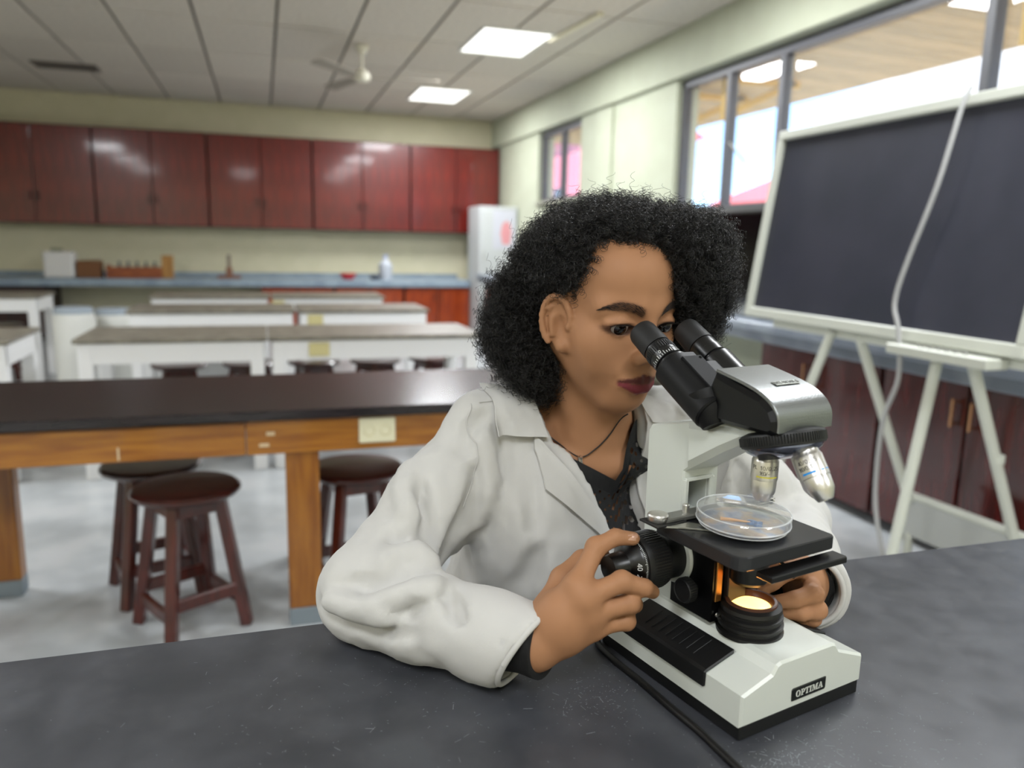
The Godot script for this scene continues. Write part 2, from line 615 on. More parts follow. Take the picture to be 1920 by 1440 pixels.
func wood(key: String, dark: Color, light: Color, scale: Vector3, rough: float, shine: float, seed_ := 3) -> StandardMaterial3D:
	if mats.has(key):
		return mats[key]
	var m := textured(key, noise_tex(3, 0.012, 5, [[0.2, dark], [0.5, dark.lerp(light, 0.55)], [0.8, light]], 512, seed_), scale, rough)
	if shine > 0.0:
		coat(m, shine, 0.08)
	return m


func white_table(x0: float, x1: float, z_near: float, label: String, outlet_x := -99.0) -> void:
	var h := 0.74
	var d := 0.60
	var t := thing("white_table", label, "table", Vector3((x0 + x1) / 2, 0, z_near - d / 2), 0.0, "white framed laboratory tables in rows")
	var w := x1 - x0
	var paint := mat("white table paint", Color(0.91, 0.91, 0.91), 0.35)
	var top := textured("grey laminate", noise_tex(0, 0.03, 3, [[0.3, Color(0.44, 0.42, 0.38)], [0.7, Color(0.52, 0.50, 0.45)]], 256, 31), Vector3(1, 1, 1), 0.32)
	part(t, "tabletop", mb().box(Vector3(0, h - 0.012, 0), Vector3(w, 0.024, d), 0.004), top)
	var ap := mb()
	for s in [-1, 1]:
		ap.box(Vector3(0, h - 0.079, s * (d / 2 - 0.03)), Vector3(w - 0.04, 0.11, 0.025), 0.003)
		ap.box(Vector3(s * (w / 2 - 0.03), h - 0.079, 0), Vector3(0.025, 0.11, d - 0.1), 0.003)
	part(t, "apron", ap, paint)
	for sx in [-1, 1]:
		for sz in [-1, 1]:
			part(t, "leg", mb().box(Vector3(sx * (w / 2 - 0.055), (h - 0.024) / 2, sz * (d / 2 - 0.05)), Vector3(0.07, h - 0.024, 0.07), 0.006), paint)
	if outlet_x > -90:
		part(t, "outlet_plate", mb().box(Vector3(outlet_x - (x0 + x1) / 2, h - 0.075, d / 2 - 0.012), Vector3(0.11, 0.075, 0.012), 0.003), mat("outlet ivory", Color(0.80, 0.76, 0.55), 0.4))


func make_stool() -> Node3D:
	var t := thing("wooden_stool", "", "stool", Vector3.ZERO, 0.0, "round red-brown wooden stools")
	var seat_m := wood("stool seat", Color(0.13, 0.035, 0.02), Color(0.24, 0.07, 0.035), Vector3(1.5, 6, 6), 0.30, 0.6, 51)
	var leg_m := wood("stool leg", Color(0.20, 0.05, 0.025), Color(0.33, 0.095, 0.045), Vector3(6, 1.2, 6), 0.33, 0.5, 52)
	part(t, "seat", mb().lathe([Vector2(0, 0.447), Vector2(0.13, 0.447), Vector2(0.158, 0.452), Vector2(0.168, 0.462), Vector2(0.168, 0.470), Vector2(0.158, 0.478), Vector2(0.12, 0.480), Vector2(0, 0.478)], 40), seat_m)
	for k in 4:
		var a := PI / 4 + k * PI / 2
		var e := Vector3(cos(a), 0, sin(a))
		part(t, "leg", mb().bar(e * 0.105 + Vector3(0, 0.45, 0), e * 0.178 + Vector3(0, 0.0, 0), 0.036, 0.036, 0.004, e), leg_m)
	for k in 4:
		var a := PI / 4 + k * PI / 2
		var e := Vector3(cos(a), 0, sin(a))
		var e2 := Vector3(cos(a + PI / 2), 0, sin(a + PI / 2))
		var y := 0.13 if k % 2 == 0 else 0.09
		var r := lerpf(0.178, 0.105, y / 0.45)
		part(t, "stretcher", mb().bar(e * r + Vector3(0, y, 0), e2 * r + Vector3(0, y, 0), 0.02, 0.042, 0.003), leg_m)
	var ring := mb()
	for k in 4:
		var a := PI / 4 + k * PI / 2
		var e := Vector3(cos(a), 0, sin(a))
		var e2 := Vector3(cos(a + PI / 2), 0, sin(a + PI / 2))
		ring.bar(e * 0.112 + Vector3(0, 0.42, 0), e2 * 0.112 + Vector3(0, 0.42, 0), 0.018, 0.045, 0.003)
	part(t, "seat_frame", ring, leg_m)
	return t


func build_furniture() -> void:
	# black bench in front
	var top_tex := noise_tex(3, 0.006, 5, [[0.2, Color(0.215, 0.22, 0.24)], [0.5, Color(0.24, 0.245, 0.265)], [0.8, Color(0.27, 0.275, 0.295)]], 1024, 61)
	var top_m := textured("black bench top", top_tex, Vector3(2.4, 2.4, 2.4), 0.40)
	top_m.roughness_texture = noise_tex(3, 0.02, 4, [[0.2, Color(0.75, 0.75, 0.75)], [0.8, Color(1, 1, 1)]], 512, 62)

	var bench := thing("black_bench", "long black-topped bench in the foreground carrying the microscope", "bench", Vector3(0.30, 0, -0.56))
	part(bench, "benchtop", mb().box(Vector3(0, 0.845, 0), Vector3(2.1, 0.03, 0.504), 0.003), top_m, "matt black scratched benchtop")
	var oak := wood("orange oak", Color(0.54, 0.32, 0.08), Color(0.66, 0.43, 0.13), Vector3(0.7, 7, 7), 0.38, 0.35, 66)
	var oak_up := wood("orange oak upright", Color(0.50, 0.29, 0.07), Color(0.61, 0.39, 0.12), Vector3(7, 0.7, 7), 0.38, 0.35, 67)
	var ba := mb()
	for s in [-1, 1]:
		ba.box(Vector3(0, 0.775, s * 0.22), Vector3(2.0, 0.11, 0.025), 0.003)
	part(bench, "apron", ba, oak)
	for sx in [-1, 1]:
		for sz in [-1, 1]:
			part(bench, "leg", mb().box(Vector3(sx * 0.95, 0.415, sz * 0.19), Vector3(0.09, 0.83, 0.08), 0.005), oak_up)
	# pale scratches and dust specks on the bench top
	var rng := RandomNumberGenerator.new()
	rng.seed = 71
	var dust := mb()
	for k in 1100:
		var cl := rng.randi() % 6
		var cx: float = [0.38, 0.42, 0.28, 0.10, 0.50, 0.2][cl] + rng.randfn() * [0.03, 0.05, 0.03, 0.10, 0.06, 0.22][cl]
		var cz: float = [-0.475, -0.47, -0.60, -0.66, -0.50, -0.6][cl] + rng.randfn() * [0.012, 0.03, 0.03, 0.06, 0.05, 0.10][cl]
		if cz > -0.33 or cz < -0.805:
			continue
		var a := rng.randf() * TAU
		var l := 0.0004 + rng.randf() * 0.0006
		if rng.randf() < 0.12:
			l = 0.0012 + rng.randf() * 0.0032
		var e := Vector3(cos(a), 0, sin(a)) * l
		var s := Vector3(-sin(a), 0, cos(a)) * (0.00012 + rng.randf() * 0.00022)
		var p := Vector3(cx - 0.30, 0.86015, cz + 0.56)
		dust.quad(p - e - s, p - e + s, p + e + s, p + e - s)
	var dp := part(bench, "dust", dust, mat("dust", Color(0.50, 0.51, 0.53), 0.9), "fine pale dust specks and scratches")
	dp.set_meta("kind", "stuff")
	# second bench, black top on orange oak
	var t2 := thing("oak_bench", "orange oak bench with a glossy black top behind the person", "bench", Vector3(-0.3, 0, -2.82))
	var black2 := textured("dark glossy top", noise_tex(0, 0.02, 4, [[0.3, Color(0.12, 0.105, 0.115)], [0.7, Color(0.16, 0.14, 0.15)]], 512, 68), Vector3(0.5, 3, 3), 0.22)
	part(t2, "benchtop", mb().box(Vector3(0, 0.724, 0), Vector3(3.1, 0.032, 0.69), 0.004), black2)
	part(t2, "apron", mb().box(Vector3(-0.66, 0.648, 0.30), Vector3(1.78, 0.105, 0.03), 0.003), oak)
	part(t2, "apron", mb().box(Vector3(0.875, 0.650, 0.302), Vector3(1.285, 0.110, 0.03), 0.003), oak)
	part(t2, "apron", mb().box(Vector3(0, 0.648, -0.31), Vector3(3.0, 0.105, 0.03), 0.003), oak)
	var foot := mat("grey paint", Color(0.48, 0.52, 0.55), 0.6)
	for p in [Vector2(0.40, 0.27), Vector2(-1.42, 0.27), Vector2(1.42, 0.27), Vector2(-0.60, -0.20), Vector2(0.42, -0.27), Vector2(1.42, -0.27)]:
		var lg := part(t2, "leg", mb().box(Vector3(p.x, 0.384, p.y), Vector3(0.105, 0.648, 0.07), 0.004), oak_up)
		part(lg, "foot", mb().box(Vector3(p.x, 0.03, p.y), Vector3(0.107, 0.06, 0.072), 0.003), foot, "grey painted foot")
	var pl := part(t2, "outlet_plate", mb().box(Vector3(0.637, 0.658, 0.322), Vector3(0.118, 0.082, 0.012), 0.004), mat("outlet cream", Color(0.88, 0.86, 0.74), 0.35), "cream double socket plate")
	for k in 2:
		var so := mb()
		so.x = Transform3D(Basis(Vector3.RIGHT, PI / 2), Vector3(0.611 + k * 0.052, 0.658, 0.327))
		so.lathe([Vector2(0.0, 0.003), Vector2(0.015, 0.003), Vector2(0.017, 0.0)].map(func(q): return Vector2(q.x, 0.003 - q.y)), 20)
		part(pl, "socket", so, mat("socket cream", Color(0.74, 0.70, 0.52), 0.4))
	for k in 3:
		part(t2, "paint_chip", mb().box(Vector3([0.285, 0.305, -0.13][k], [0.626, 0.662, 0.622][k], [0.3180, 0.3180, 0.316][k]), Vector3([0.03, 0.026, 0.006][k], [0.011, 0.012, 0.04][k], 0.002), 0.0004), mat("chip", Color(0.83, 0.74, 0.60), 0.6))
	# stools
	var stool := make_stool()
	stool.position = Vector3(-0.26, 0, -2.62)
	stool.rotation.y = 0.5
	stool.set_meta("label", "nearer of the two dark wooden stools under the left half of the oak bench")
	var rows := [["farther of the two dark wooden stools under the left half of the oak bench", Vector3(-0.40, 0, -2.93), 0.3], ["wooden stool right of the oak bench leg, half hidden by the white sleeve", Vector3(0.29, 0, -2.72), 0.2],
		["wooden stool under the left half of the front white tables", Vector3(-0.52, 0, -5.25), 0.1], ["wooden stool under the front white tables, second from the left", Vector3(-0.10, 0, -5.25), 0.7], ["wooden stool under the front white table beside its middle legs", Vector3(0.30, 0, -5.25), 0.3], ["wooden stool under the front white table below its outlet", Vector3(0.70, 0, -5.25), 0.6], ["wooden stool farthest right under the front white table", Vector3(1.10, 0, -5.3), 0.3],
		["wooden stool under the white table at the left edge, left one", Vector3(-2.60, 0, -7.75), 0.0], ["wooden stool under the white table at the left edge, right one", Vector3(-2.17, 0, -7.75), 0.0], ["wooden stool nearest the left edge behind the oak bench", Vector3(-2.25, 0, -7.0), 0.4], ["wooden stool that the person sits on behind the black bench", Vector3(0.298, 0, -1.03), 0.23]]
	for r in rows:
		copy_of(stool, r[0], r[1], r[2])
	# white tables
	white_table(-0.93, 0.01, -4.38, "left white table of the nearest row")
	white_table(0.013, 1.20, -4.38, "right white table of the nearest row, with an ivory outlet plate", 0.28)
	white_table(-0.93, 0.22, -6.02, "left white table of the middle row")
	white_table(0.232, 1.22, -6.0, "right white table of the middle row", 0.36)
	white_table(-0.95, 0.05, -7.38, "left white table of the farthest row")
	white_table(0.062, 1.08, -7.38, "right white table of the farthest row", 0.12)
	white_table(-3.2, -1.80, -7.45, "white table by itself at the left edge behind the oak bench")
	white_table(-2.6, -1.21, -4.40, "white table leaving the picture at the left, only one leg showing")
	# two white drums between the tables
	var dw := mat("drum white", Color(0.84, 0.84, 0.82), 0.4)
	for k in 2:
		var dr := thing("white_drum", ["larger white plastic drum with a grey lid left of the white tables", "smaller white plastic drum right of the larger one"][k], "drum", [Vector3(-1.40, 0, -6.75), Vector3(-1.18, 0, -7.1)][k], 0.0, "white drums beside the tables")
		var hh: float = [0.66, 0.62][k]
		part(dr, "body", mb().lathe([Vector2(0, 0), Vector2(0.13, 0), Vector2(0.145, 0.02), Vector2(0.15, 0.2), Vector2(0.15, hh - 0.06), Vector2(0.135, hh), Vector2(0, hh)], 28), dw)
		part(dr, "lid", mb().lathe([Vector2(0, hh), Vector2(0.138, hh), Vector2(0.138, hh + 0.03), Vector2(0.12, hh + 0.045), Vector2(0, hh + 0.045)], 28), mat("lid grey", Color(0.62, 0.66, 0.70), 0.4))
	build_back_wall()
	build_side_bench()
	build_chalkboard()


func cabinet(called: String, at: Vector3, size: Vector3, doors: int, facing: Vector3, body: Material, door: Material, handle: Material, handle_low: bool, label: String, group: String, turn := 0.0) -> void:
	# a box with its front at local z = 0, x across, y up from its own bottom
	var t := thing(called, label, "cabinet", at, turn, group)
	part(t, "body", mb().box(Vector3(0, size.y / 2, -size.z / 2 - 0.011), Vector3(size.x, size.y, size.z - 0.022), 0.002), body)
	var dwid := size.x / doors
	for k in doors:
		var cx := -size.x / 2 + dwid * (k + 0.5)
		var d := part(t, "door", mb().box(Vector3(cx, size.y / 2, -0.0105), Vector3(dwid - 0.014, size.y - 0.02, 0.021), 0.003), door)
		var hx := cx + (dwid / 2 - 0.045) * (1.0 if k % 2 == 0 else -1.0)
		var hy := size.y * (0.28 if handle_low else 0.78)
		var hm := mb()
		hm.bar(Vector3(hx, hy - 0.06, 0.028), Vector3(hx, hy + 0.06, 0.028), 0.014, 0.012, 0.003)
		hm.bar(Vector3(hx, hy - 0.045, 0.0), Vector3(hx, hy - 0.045, 0.028), 0.01, 0.01, 0.001)
		hm.bar(Vector3(hx, hy + 0.045, 0.0), Vector3(hx, hy + 0.045, 0.028), 0.01, 0.01, 0.001)
		part(d, "handle", hm, handle)


func build_back_wall() -> void:
	var red := wood("red cabinet wood", Color(0.35, 0.055, 0.028), Color(0.46, 0.095, 0.045), Vector3(4, 0.5, 4), 0.3, 0.5, 81)
	var red_b := wood("red cabinet carcass", Color(0.12, 0.03, 0.02), Color(0.2, 0.05, 0.03), Vector3(4, 0.5, 4), 0.5, 0.0, 82)
	var dark := mat("black handle", Color(0.06, 0.05, 0.05), 0.5)
	var ed := [-4.55, -3.24, -1.935, -0.63, 0.66, 1.965, 3.23]
	var said := ["red wooden wall cabinet left of the picture edge", "leftmost red wooden wall cabinet on the back wall", "red wooden wall cabinet second from the left, with a soft highlight", "red wooden wall cabinet third from the left", "red wooden wall cabinet second from the right, with bright reflections", "rightmost red wooden wall cabinet, next to the window wall"]
	for i in 6:
		cabinet("wall_cabinet", Vector3((ed[i] + ed[i + 1]) / 2, 1.37, -10.95), Vector3(ed[i + 1] - ed[i] - 0.012, 1.17, 0.35), 2, Vector3.BACK, red_b, red, dark, true, said[i], "red wall cabinets")
	# bench along the back wall
	var blue := textured("blue grey worktop", noise_tex(0, 0.02, 3, [[0.3, Color(0.50, 0.56, 0.62)], [0.7, Color(0.57, 0.63, 0.68)]], 256, 83), Vector3(0.5, 0.5, 0.5), 0.4)
	single("worktop", mb().box(Vector3(0, 0, 0), Vector3(7.4, 0.09, 0.78), 0.008).box(Vector3(0, 0.07, -0.37), Vector3(7.4, 0.06, 0.03), 0.004), blue, "long blue-grey worktop along the back wall", "worktop", Vector3(-1.0, 0.685, -10.88))
	var orange := wood("orange cabinet wood", Color(0.50, 0.17, 0.04), Color(0.62, 0.25, 0.07), Vector3(4, 0.6, 4), 0.3, 0.5, 84)
	var said2 := ["orange wooden base cabinet, left one under the back worktop", "orange wooden base cabinet, middle one under the back worktop", "orange wooden base cabinet, right one under the back worktop"]
	for i in 3:
		cabinet("base_cabinet", Vector3(0.42 + i * 0.92, 0.06, -10.52), Vector3(0.9, 0.57, 0.7), 2, Vector3.BACK, red_b, orange, dark, false, said2[i], "orange base cabinets under the back worktop")
	cabinet("base_cabinet", Vector3(-3.1, 0.06, -10.52), Vector3(1.3, 0.57, 0.7), 2, Vector3.BACK, red_b, red_b, dark, false, "dark red base cabinet at the far left under the back worktop", "")
	# things on the back worktop (its top is at 0.73)
	var y := 0.731
	var card := mat("brown board", Color(0.45, 0.29, 0.16), 0.7)
	var wb := thing("white_box", "white boxy instrument on the back worktop at the far left", "box", Vector3(-2.31, y, -10.68))
	part(wb, "body", mb().box(Vector3(0, 0.155, 0), Vector3(0.32, 0.31, 0.28), 0.02), mat("box white", Color(0.84, 0.83, 0.82), 0.4))
	part(wb, "cap", mb().box(Vector3(-0.03, 0.33, 0), Vector3(0.12, 0.045, 0.1), 0.008), mat("cap grey", Color(0.55, 0.55, 0.45), 0.5))
	var cb := thing("brown_box", "brown cardboard box right of the white instrument", "box", Vector3(-2.0, y, -10.7))
	part(cb, "body", mb().box(Vector3(0, 0.1, 0), Vector3(0.26, 0.2, 0.22), 0.004), card)
	part(cb, "flap", mb().bar(Vector3(-0.12, 0.202, 0.0), Vector3(0.12, 0.216, 0.0), 0.2, 0.006, 0.001), mat("board edge", Color(0.55, 0.38, 0.22), 0.7))
	var rk := thing("bottle_rack", "low orange-brown wooden rack with a tall end on the back worktop", "rack", Vector3(-1.46, y, -10.7))
	var rw := wood("rack wood", Color(0.45, 0.20, 0.07), Color(0.62, 0.33, 0.14), Vector3(1, 6, 6), 0.5, 0.0, 85)
	part(rk, "front_panel", mb().box(Vector3(-0.03, 0.07, 0.1), Vector3(0.6, 0.14, 0.02), 0.003), rw)
	part(rk, "shelf", mb().box(Vector3(-0.03, 0.012, 0), Vector3(0.6, 0.02, 0.2), 0.003), rw)
	part(rk, "end_panel", mb().box(Vector3(-0.34, 0.08, 0), Vector3(0.02, 0.16, 0.22), 0.003), rw)
	part(rk, "end_panel", mb().box(Vector3(0.33, 0.14, 0), Vector3(0.12, 0.28, 0.2), 0.004), wood("pale box wood", Color(0.58, 0.40, 0.18), Color(0.72, 0.53, 0.28), Vector3(4, 1, 4), 0.5, 0.0, 86))
	for k in 5:
		var bt := thing("reagent_bottle", ["small grey bottle in the wooden rack, leftmost", "small grey bottle in the wooden rack, second from the left", "small grey bottle in the middle of the wooden rack", "small grey bottle in the wooden rack, second from the right", "small grey bottle in the wooden rack, rightmost"][k], "bottle", Vector3(-1.68 + k * 0.1, y + 0.024, -10.72), 0.0, "bottles in the rack on the back worktop")
		part(bt, "body", mb().lathe([Vector2(0, 0), Vector2(0.03, 0), Vector2(0.032, 0.01), Vector2(0.032, 0.10), Vector2(0.014, 0.13), Vector2(0.014, 0.15), Vector2(0, 0.15)], 16), mat("bottle grey", Color(0.42, 0.46, 0.45), 0.25))
		part(bt, "cap", mb().lathe([Vector2(0, 0.15), Vector2(0.018, 0.15), Vector2(0.018, 0.175), Vector2(0, 0.175)], 12), mat("bottle cap", Color(0.25, 0.27, 0.3), 0.4))
	var st := thing("specimen_stand", "small wooden stand with an upright post on the back worktop", "stand", Vector3(-0.41, y, -10.66))
	part(st, "base", mb().box(Vector3(0, 0.02, 0), Vector3(0.28, 0.04, 0.16), 0.006), mat("stand brown", Color(0.52, 0.36, 0.28), 0.6))
	part(st, "post", mb().box(Vector3(0, 0.17, 0), Vector3(0.045, 0.26, 0.04), 0.005), mat("post grey", Color(0.48, 0.42, 0.36), 0.6))
	part(st, "collar", mb().box(Vector3(0, 0.09, 0), Vector3(0.08, 0.1, 0.06), 0.006), mat("stand brown", Color()))
	var rb := thing("red_basin", "small red basin on the back worktop", "basin", Vector3(1.07, y, -10.62))
	part(rb, "bowl", mb().lathe([Vector2(0, 0), Vector2(0.06, 0), Vector2(0.1, 0.05), Vector2(0.105, 0.075), Vector2(0.098, 0.075), Vector2(0.06, 0.012), Vector2(0, 0.012)], 24), mat("basin red", Color(0.78, 0.22, 0.26), 0.4))
	part(rb, "rim", mb().lathe([Vector2(0.095, 0.072), Vector2(0.112, 0.072), Vector2(0.112, 0.082), Vector2(0.095, 0.082), Vector2(0.095, 0.072)], 24), mat("basin rim", Color(0.70, 0.2, 0.24), 0.4))
	var wbt := thing("wash_bottle", "pale bluish plastic bottle on the right of the back worktop", "bottle", Vector3(1.57, y, -10.66))
	part(wbt, "body", mb().lathe([Vector2(0, 0), Vector2(0.085, 0), Vector2(0.09, 0.02), Vector2(0.09, 0.2), Vector2(0.03, 0.27), Vector2(0.03, 0.29), Vector2(0, 0.29)], 24), mat("wash bottle", Color(0.74, 0.76, 0.80), 0.5))
	part(wbt, "cap", mb().lathe([Vector2(0, 0.29), Vector2(0.035, 0.29), Vector2(0.03, 0.33), Vector2(0, 0.33)], 16), mat("wash cap", Color(0.66, 0.70, 0.82), 0.4))
	single("soap_dish", mb().lathe([Vector2(0, 0), Vector2(0.05, 0), Vector2(0.07, 0.03), Vector2(0.075, 0.06), Vector2(0.068, 0.06), Vector2(0.05, 0.01), Vector2(0, 0.01)], 20), mat("dark dish", Color(0.32, 0.34, 0.38), 0.4), "small dark dish between the red basin and the pale bottle", "dish", Vector3(1.42, y, -10.6))
	# pale cabinet with a poster in the corner
	var fc := thing("corner_cabinet", "pale grey cabinet in the far corner with a faded pink poster", "cabinet", Vector3(2.98, 0.0, -10.2))
	var pg := mat("pale grey", Color(0.74, 0.75, 0.75), 0.5)
	part(fc, "body", mb().box(Vector3(0, 0.86, -0.2), Vector3(0.52, 1.72, 0.6), 0.01), pg)
	part(fc, "door", mb().box(Vector3(0, 0.92, 0.108), Vector3(0.49, 1.5, 0.016), 0.004), mat("pale grey door", Color(0.78, 0.79, 0.79), 0.5))
	var po := part(fc, "poster", mb().box(Vector3(0.07, 1.42, 0.118), Vector3(0.30, 0.5, 0.002)), mat("poster paper", Color(0.80, 0.80, 0.84), 0.8), "faded poster with a pink figure")
	var fig := mb()
	fig.x = Transform3D(Basis(), Vector3(0.10, 1.40, 0.1195))
	fig.prism([Vector2(-0.05, -0.17), Vector2(0.05, -0.17), Vector2(0.07, -0.02), Vector2(0.05, 0.10), Vector2(0.0, 0.14), Vector2(-0.06, 0.09), Vector2(-0.08, -0.03)], 0.0, 0.001)
	part(po, "printed_figure", fig, mat("poster pink", Color(0.87, 0.60, 0.62), 0.8))
	part(fc, "handle", mb().bar(Vector3(-0.21, 1.0, 0.13), Vector3(-0.21, 1.14, 0.13), 0.014, 0.012, 0.002), mat("stay grey", Color(0.75, 0.75, 0.72), 0.4, 0.6))


func build_side_bench() -> void:
	var grey := textured("side worktop", noise_tex(0, 0.02, 3, [[0.3, Color(0.48, 0.51, 0.56)], [0.7, Color(0.56, 0.59, 0.63)]], 256, 91), Vector3(0.5, 0.5, 0.5), 0.35)
	single("side_worktop", mb().box(Vector3(0, 0, 0), Vector3(0.64, 0.045, 9.0), 0.006).box(Vector3(0.305, 0.06, 0), Vector3(0.03, 0.08, 9.0), 0.004).box(Vector3(-0.29, -0.05, 0), Vector3(0.02, 0.06, 9.0), 0.004), grey, "long grey worktop along the window wall behind the chalkboard", "worktop", Vector3(2.89, 0.838, -5.2))
	var maho := wood("mahogany", Color(0.24, 0.065, 0.055), Color(0.34, 0.10, 0.08), Vector3(5, 0.6, 5), 0.24, 0.7, 92)
	var maho_b := wood("mahogany carcass", Color(0.09, 0.025, 0.02), Color(0.15, 0.04, 0.03), Vector3(5, 0.6, 5), 0.5, 0.0, 93)
	var brass := mat("brass handle", Color(0.80, 0.62, 0.48), 0.25, 0.9)
	var said := ["mahogany base cabinet left of the chalkboard legs", "mahogany base cabinet behind the chalkboard legs", "mahogany base cabinet at the right edge with metal handles"]
	for i in 3:
		cabinet("side_cabinet", Vector3(2.67, 0.04, -3.31 + i * 0.93), Vector3(0.92, 0.75, 0.55), 2, Vector3.LEFT, maho_b, maho, brass, false, said[i], "mahogany cabinets under the side worktop", -PI / 2)
	cabinet("side_cabinet", Vector3(2.67, 0.04, -9.0), Vector3(1.2, 0.75, 0.55), 2, Vector3.LEFT, maho_b, maho, brass, false, "mahogany base cabinet in the far corner by the window wall", "mahogany cabinets under the side worktop", -PI / 2)
	var tv := thing("black_monitor", "black bulky monitor on the side worktop between the person and the chalkboard", "monitor", Vector3(2.86, 0.861, -4.12))
	var bk := mat("monitor black", Color(0.035, 0.033, 0.04), 0.4)
	part(tv, "casing", mb().box(Vector3(0, 0.36, 0), Vector3(0.36, 0.56, 0.78), 0.03), bk)
	part(tv, "screen", mb().box(Vector3(-0.182, 0.37, 0), Vector3(0.006, 0.46, 0.66), 0.002), mat("screen black", Color(0.02, 0.02, 0.028), 0.15))
	part(tv, "stand", mb().box(Vector3(0, 0.04, 0), Vector3(0.30, 0.08, 0.5), 0.012), mat("monitor stand", Color(0.62, 0.63, 0.63), 0.5), "pale grey stand")


func build_chalkboard() -> void:
	var white := mat("easel white", Color(0.78, 0.79, 0.75), 0.4)
	var t := thing("chalkboard_easel", "black chalkboard in a white frame on splayed white legs", "chalkboard", Vector3(2.2, 0, -2.5), deg_to_rad(-90.0))
	# local x runs along the board (towards the camera), local z faces the room, y up
	var lean := Transform3D(Basis(Vector3.RIGHT, -0.14), Vector3(0, 0.965, 0))
	var slate := textured("slate", noise_tex(3, 0.01, 5, [[0.2, Color(0.175, 0.185, 0.235)], [0.8, Color(0.21, 0.215, 0.265)]], 512, 95), Vector3(0.8, 0.8, 0.8), 0.38)
	var b := mb()
	b.x = lean
	b.box(Vector3(0, 0.41, -0.008), Vector3(1.40, 0.80, 0.02), 0.0)
	part(t, "slate", b, slate, "dark slate writing surface")
	for f in [[Vector3(0, 0.005, 0), Vector3(1.46, 0.045, 0.045)], [Vector3(0, 0.815, 0), Vector3(1.46, 0.04, 0.045)], [Vector3(-0.712, 0.41, 0), Vector3(0.04, 0.77, 0.045)], [Vector3(0.712, 0.41, 0), Vector3(0.04, 0.77, 0.045)]]:
		var fm := mb()
		fm.x = lean
		fm.box(f[0], f[1], 0.005)
		part(t, "frame", fm, white)
	var tray := part(t, "chalk_tray", mb().box(Vector3(0.45, 0.925, 0.035), Vector3(0.42, 0.035, 0.09), 0.004), white)
	for k in 6:
		part(tray, "chalk", mb().bar(Vector3(0.36 + k * 0.035, 0.946, 0.05), Vector3(0.385 + k * 0.035, 0.946, 0.05), 0.009, 0.009, 0.002), mat("chalk", Color(0.62, 0.62, 0.6), 0.9))
	part(t, "rail", mb().box(Vector3(0.1, 0.93, -0.03), Vector3(1.3, 0.035, 0.035), 0.004), white)
	for s in [[Vector3(-0.14, 0.94, 0), Vector3(-0.40, 0.0, 0.12)], [Vector3(-0.01, 0.94, -0.02), Vector3(0.10, 0.28, -0.25)], [Vector3(0.40, 0.93, 0), Vector3(0.445, 0.0, 0.18)], [Vector3(0.51, 0.93, -0.02), Vector3(0.545, 0.24, -0.30)]]:
		var m := mb()
		m.tube([s[0], s[1]], 0.019, 14)
		part(t, "leg", m, white)
	part(t, "clamp", mb().lathe([Vector2(0, 0), Vector2(0.02, 0), Vector2(0.02, 0.03), Vector2(0, 0.03)], 14), white).position = Vector3(0.535, 0.56, -0.17)
	var bp := part(t, "bottom_panel", mb().bar(Vector3(0.08, 0.21, -0.27), Vector3(0.60, 0.21, -0.30), 0.02, 0.16, 0.004), mat("panel grey", Color(0.72, 0.73, 0.72), 0.4))
	part(bp, "panel_cap", mb().bar(Vector3(0.07, 0.295, -0.27), Vector3(0.61, 0.295, -0.30), 0.045, 0.02, 0.004), white)
	for s in [[Vector3(0.10, 0.14, -0.27), Vector3(0.10, 0.0, -0.27)], [Vector3(0.58, 0.14, -0.30), Vector3(0.58, 0.0, -0.30)]]:
		part(t, "foot", mb().tube([s[0], s[1]], 0.018, 12), white)
	# white cable hanging over the board
	var pts := curve([Vector3(2.27, 1.81, -2.165), Vector3(2.245, 1.74, -2.17), Vector3(2.20, 1.485, -2.19), Vector3(2.165, 1.21, -2.255), Vector3(2.155, 1.08, -2.275), Vector3(2.15, 0.99, -2.24), Vector3(2.15, 0.82, -2.215), Vector3(2.15, 0.65, -2.265), Vector3(2.155, 0.38, -2.27), Vector3(2.16, 0.2, -2.225), Vector3(2.18, 0.012, -2.15), Vector3(2.3, 0.012, -2.0)], 6)
	single("hanging_cable", mb().tube(pts, 0.0085, 10), mat("cable white", Color(0.66, 0.66, 0.66), 0.5), "pale cable hanging down across the chalkboard", "cable")


func frame(y: Vector3, at: Vector3, x_hint := Vector3.RIGHT) -> Transform3D:
	y = y.normalized()
	var z := x_hint.cross(y).normalized()
	return Transform3D(Basis(y.cross(z), y, z), at)


func wrapped_text(words: String, radius: float, height: float, y: float, mid_angle: float) -> ArrayMesh:
	# letters standing round a cylinder about the y axis
	var st := SurfaceTool.new()
	st.begin(Mesh.PRIMITIVE_TRIANGLES)
	var f := SystemFont.new()
	f.font_names = PackedStringArray(["Droid Sans"])
	var step := height * 0.68 / radius
	for i in words.length():
		var ch := words.substr(i, 1)
		if ch == " ":
			continue
		var t := TextMesh.new()
		t.font = f
		t.text = ch
		t.font_size = 48
		t.pixel_size = height / 35.0
		t.depth = 0.0002
		t.curve_step = 4.0
		var a := mid_angle - (i - (words.length() - 1) / 2.0) * step
		var e := Vector3(cos(a), 0, sin(a))
		st.append_from(t, 0, Transform3D(Basis(Vector3(sin(a), 0, -cos(a)), Vector3.UP, e), e * radius + Vector3(0, y, 0)))
	return st.commit()


func arc_band(radius: float, y0: float, y1: float, a0: float, a1: float) -> MB:
	var m := mb()
	var lo := PackedVector3Array()
	var hi := PackedVector3Array()
	for k in 25:
		var a := lerpf(a0, a1, k / 24.0)
		lo.append(Vector3(cos(a) * radius, y0, sin(a) * radius))
		hi.append(Vector3(cos(a) * radius, y1, sin(a) * radius))
	m.sheet([hi, lo])
	return m


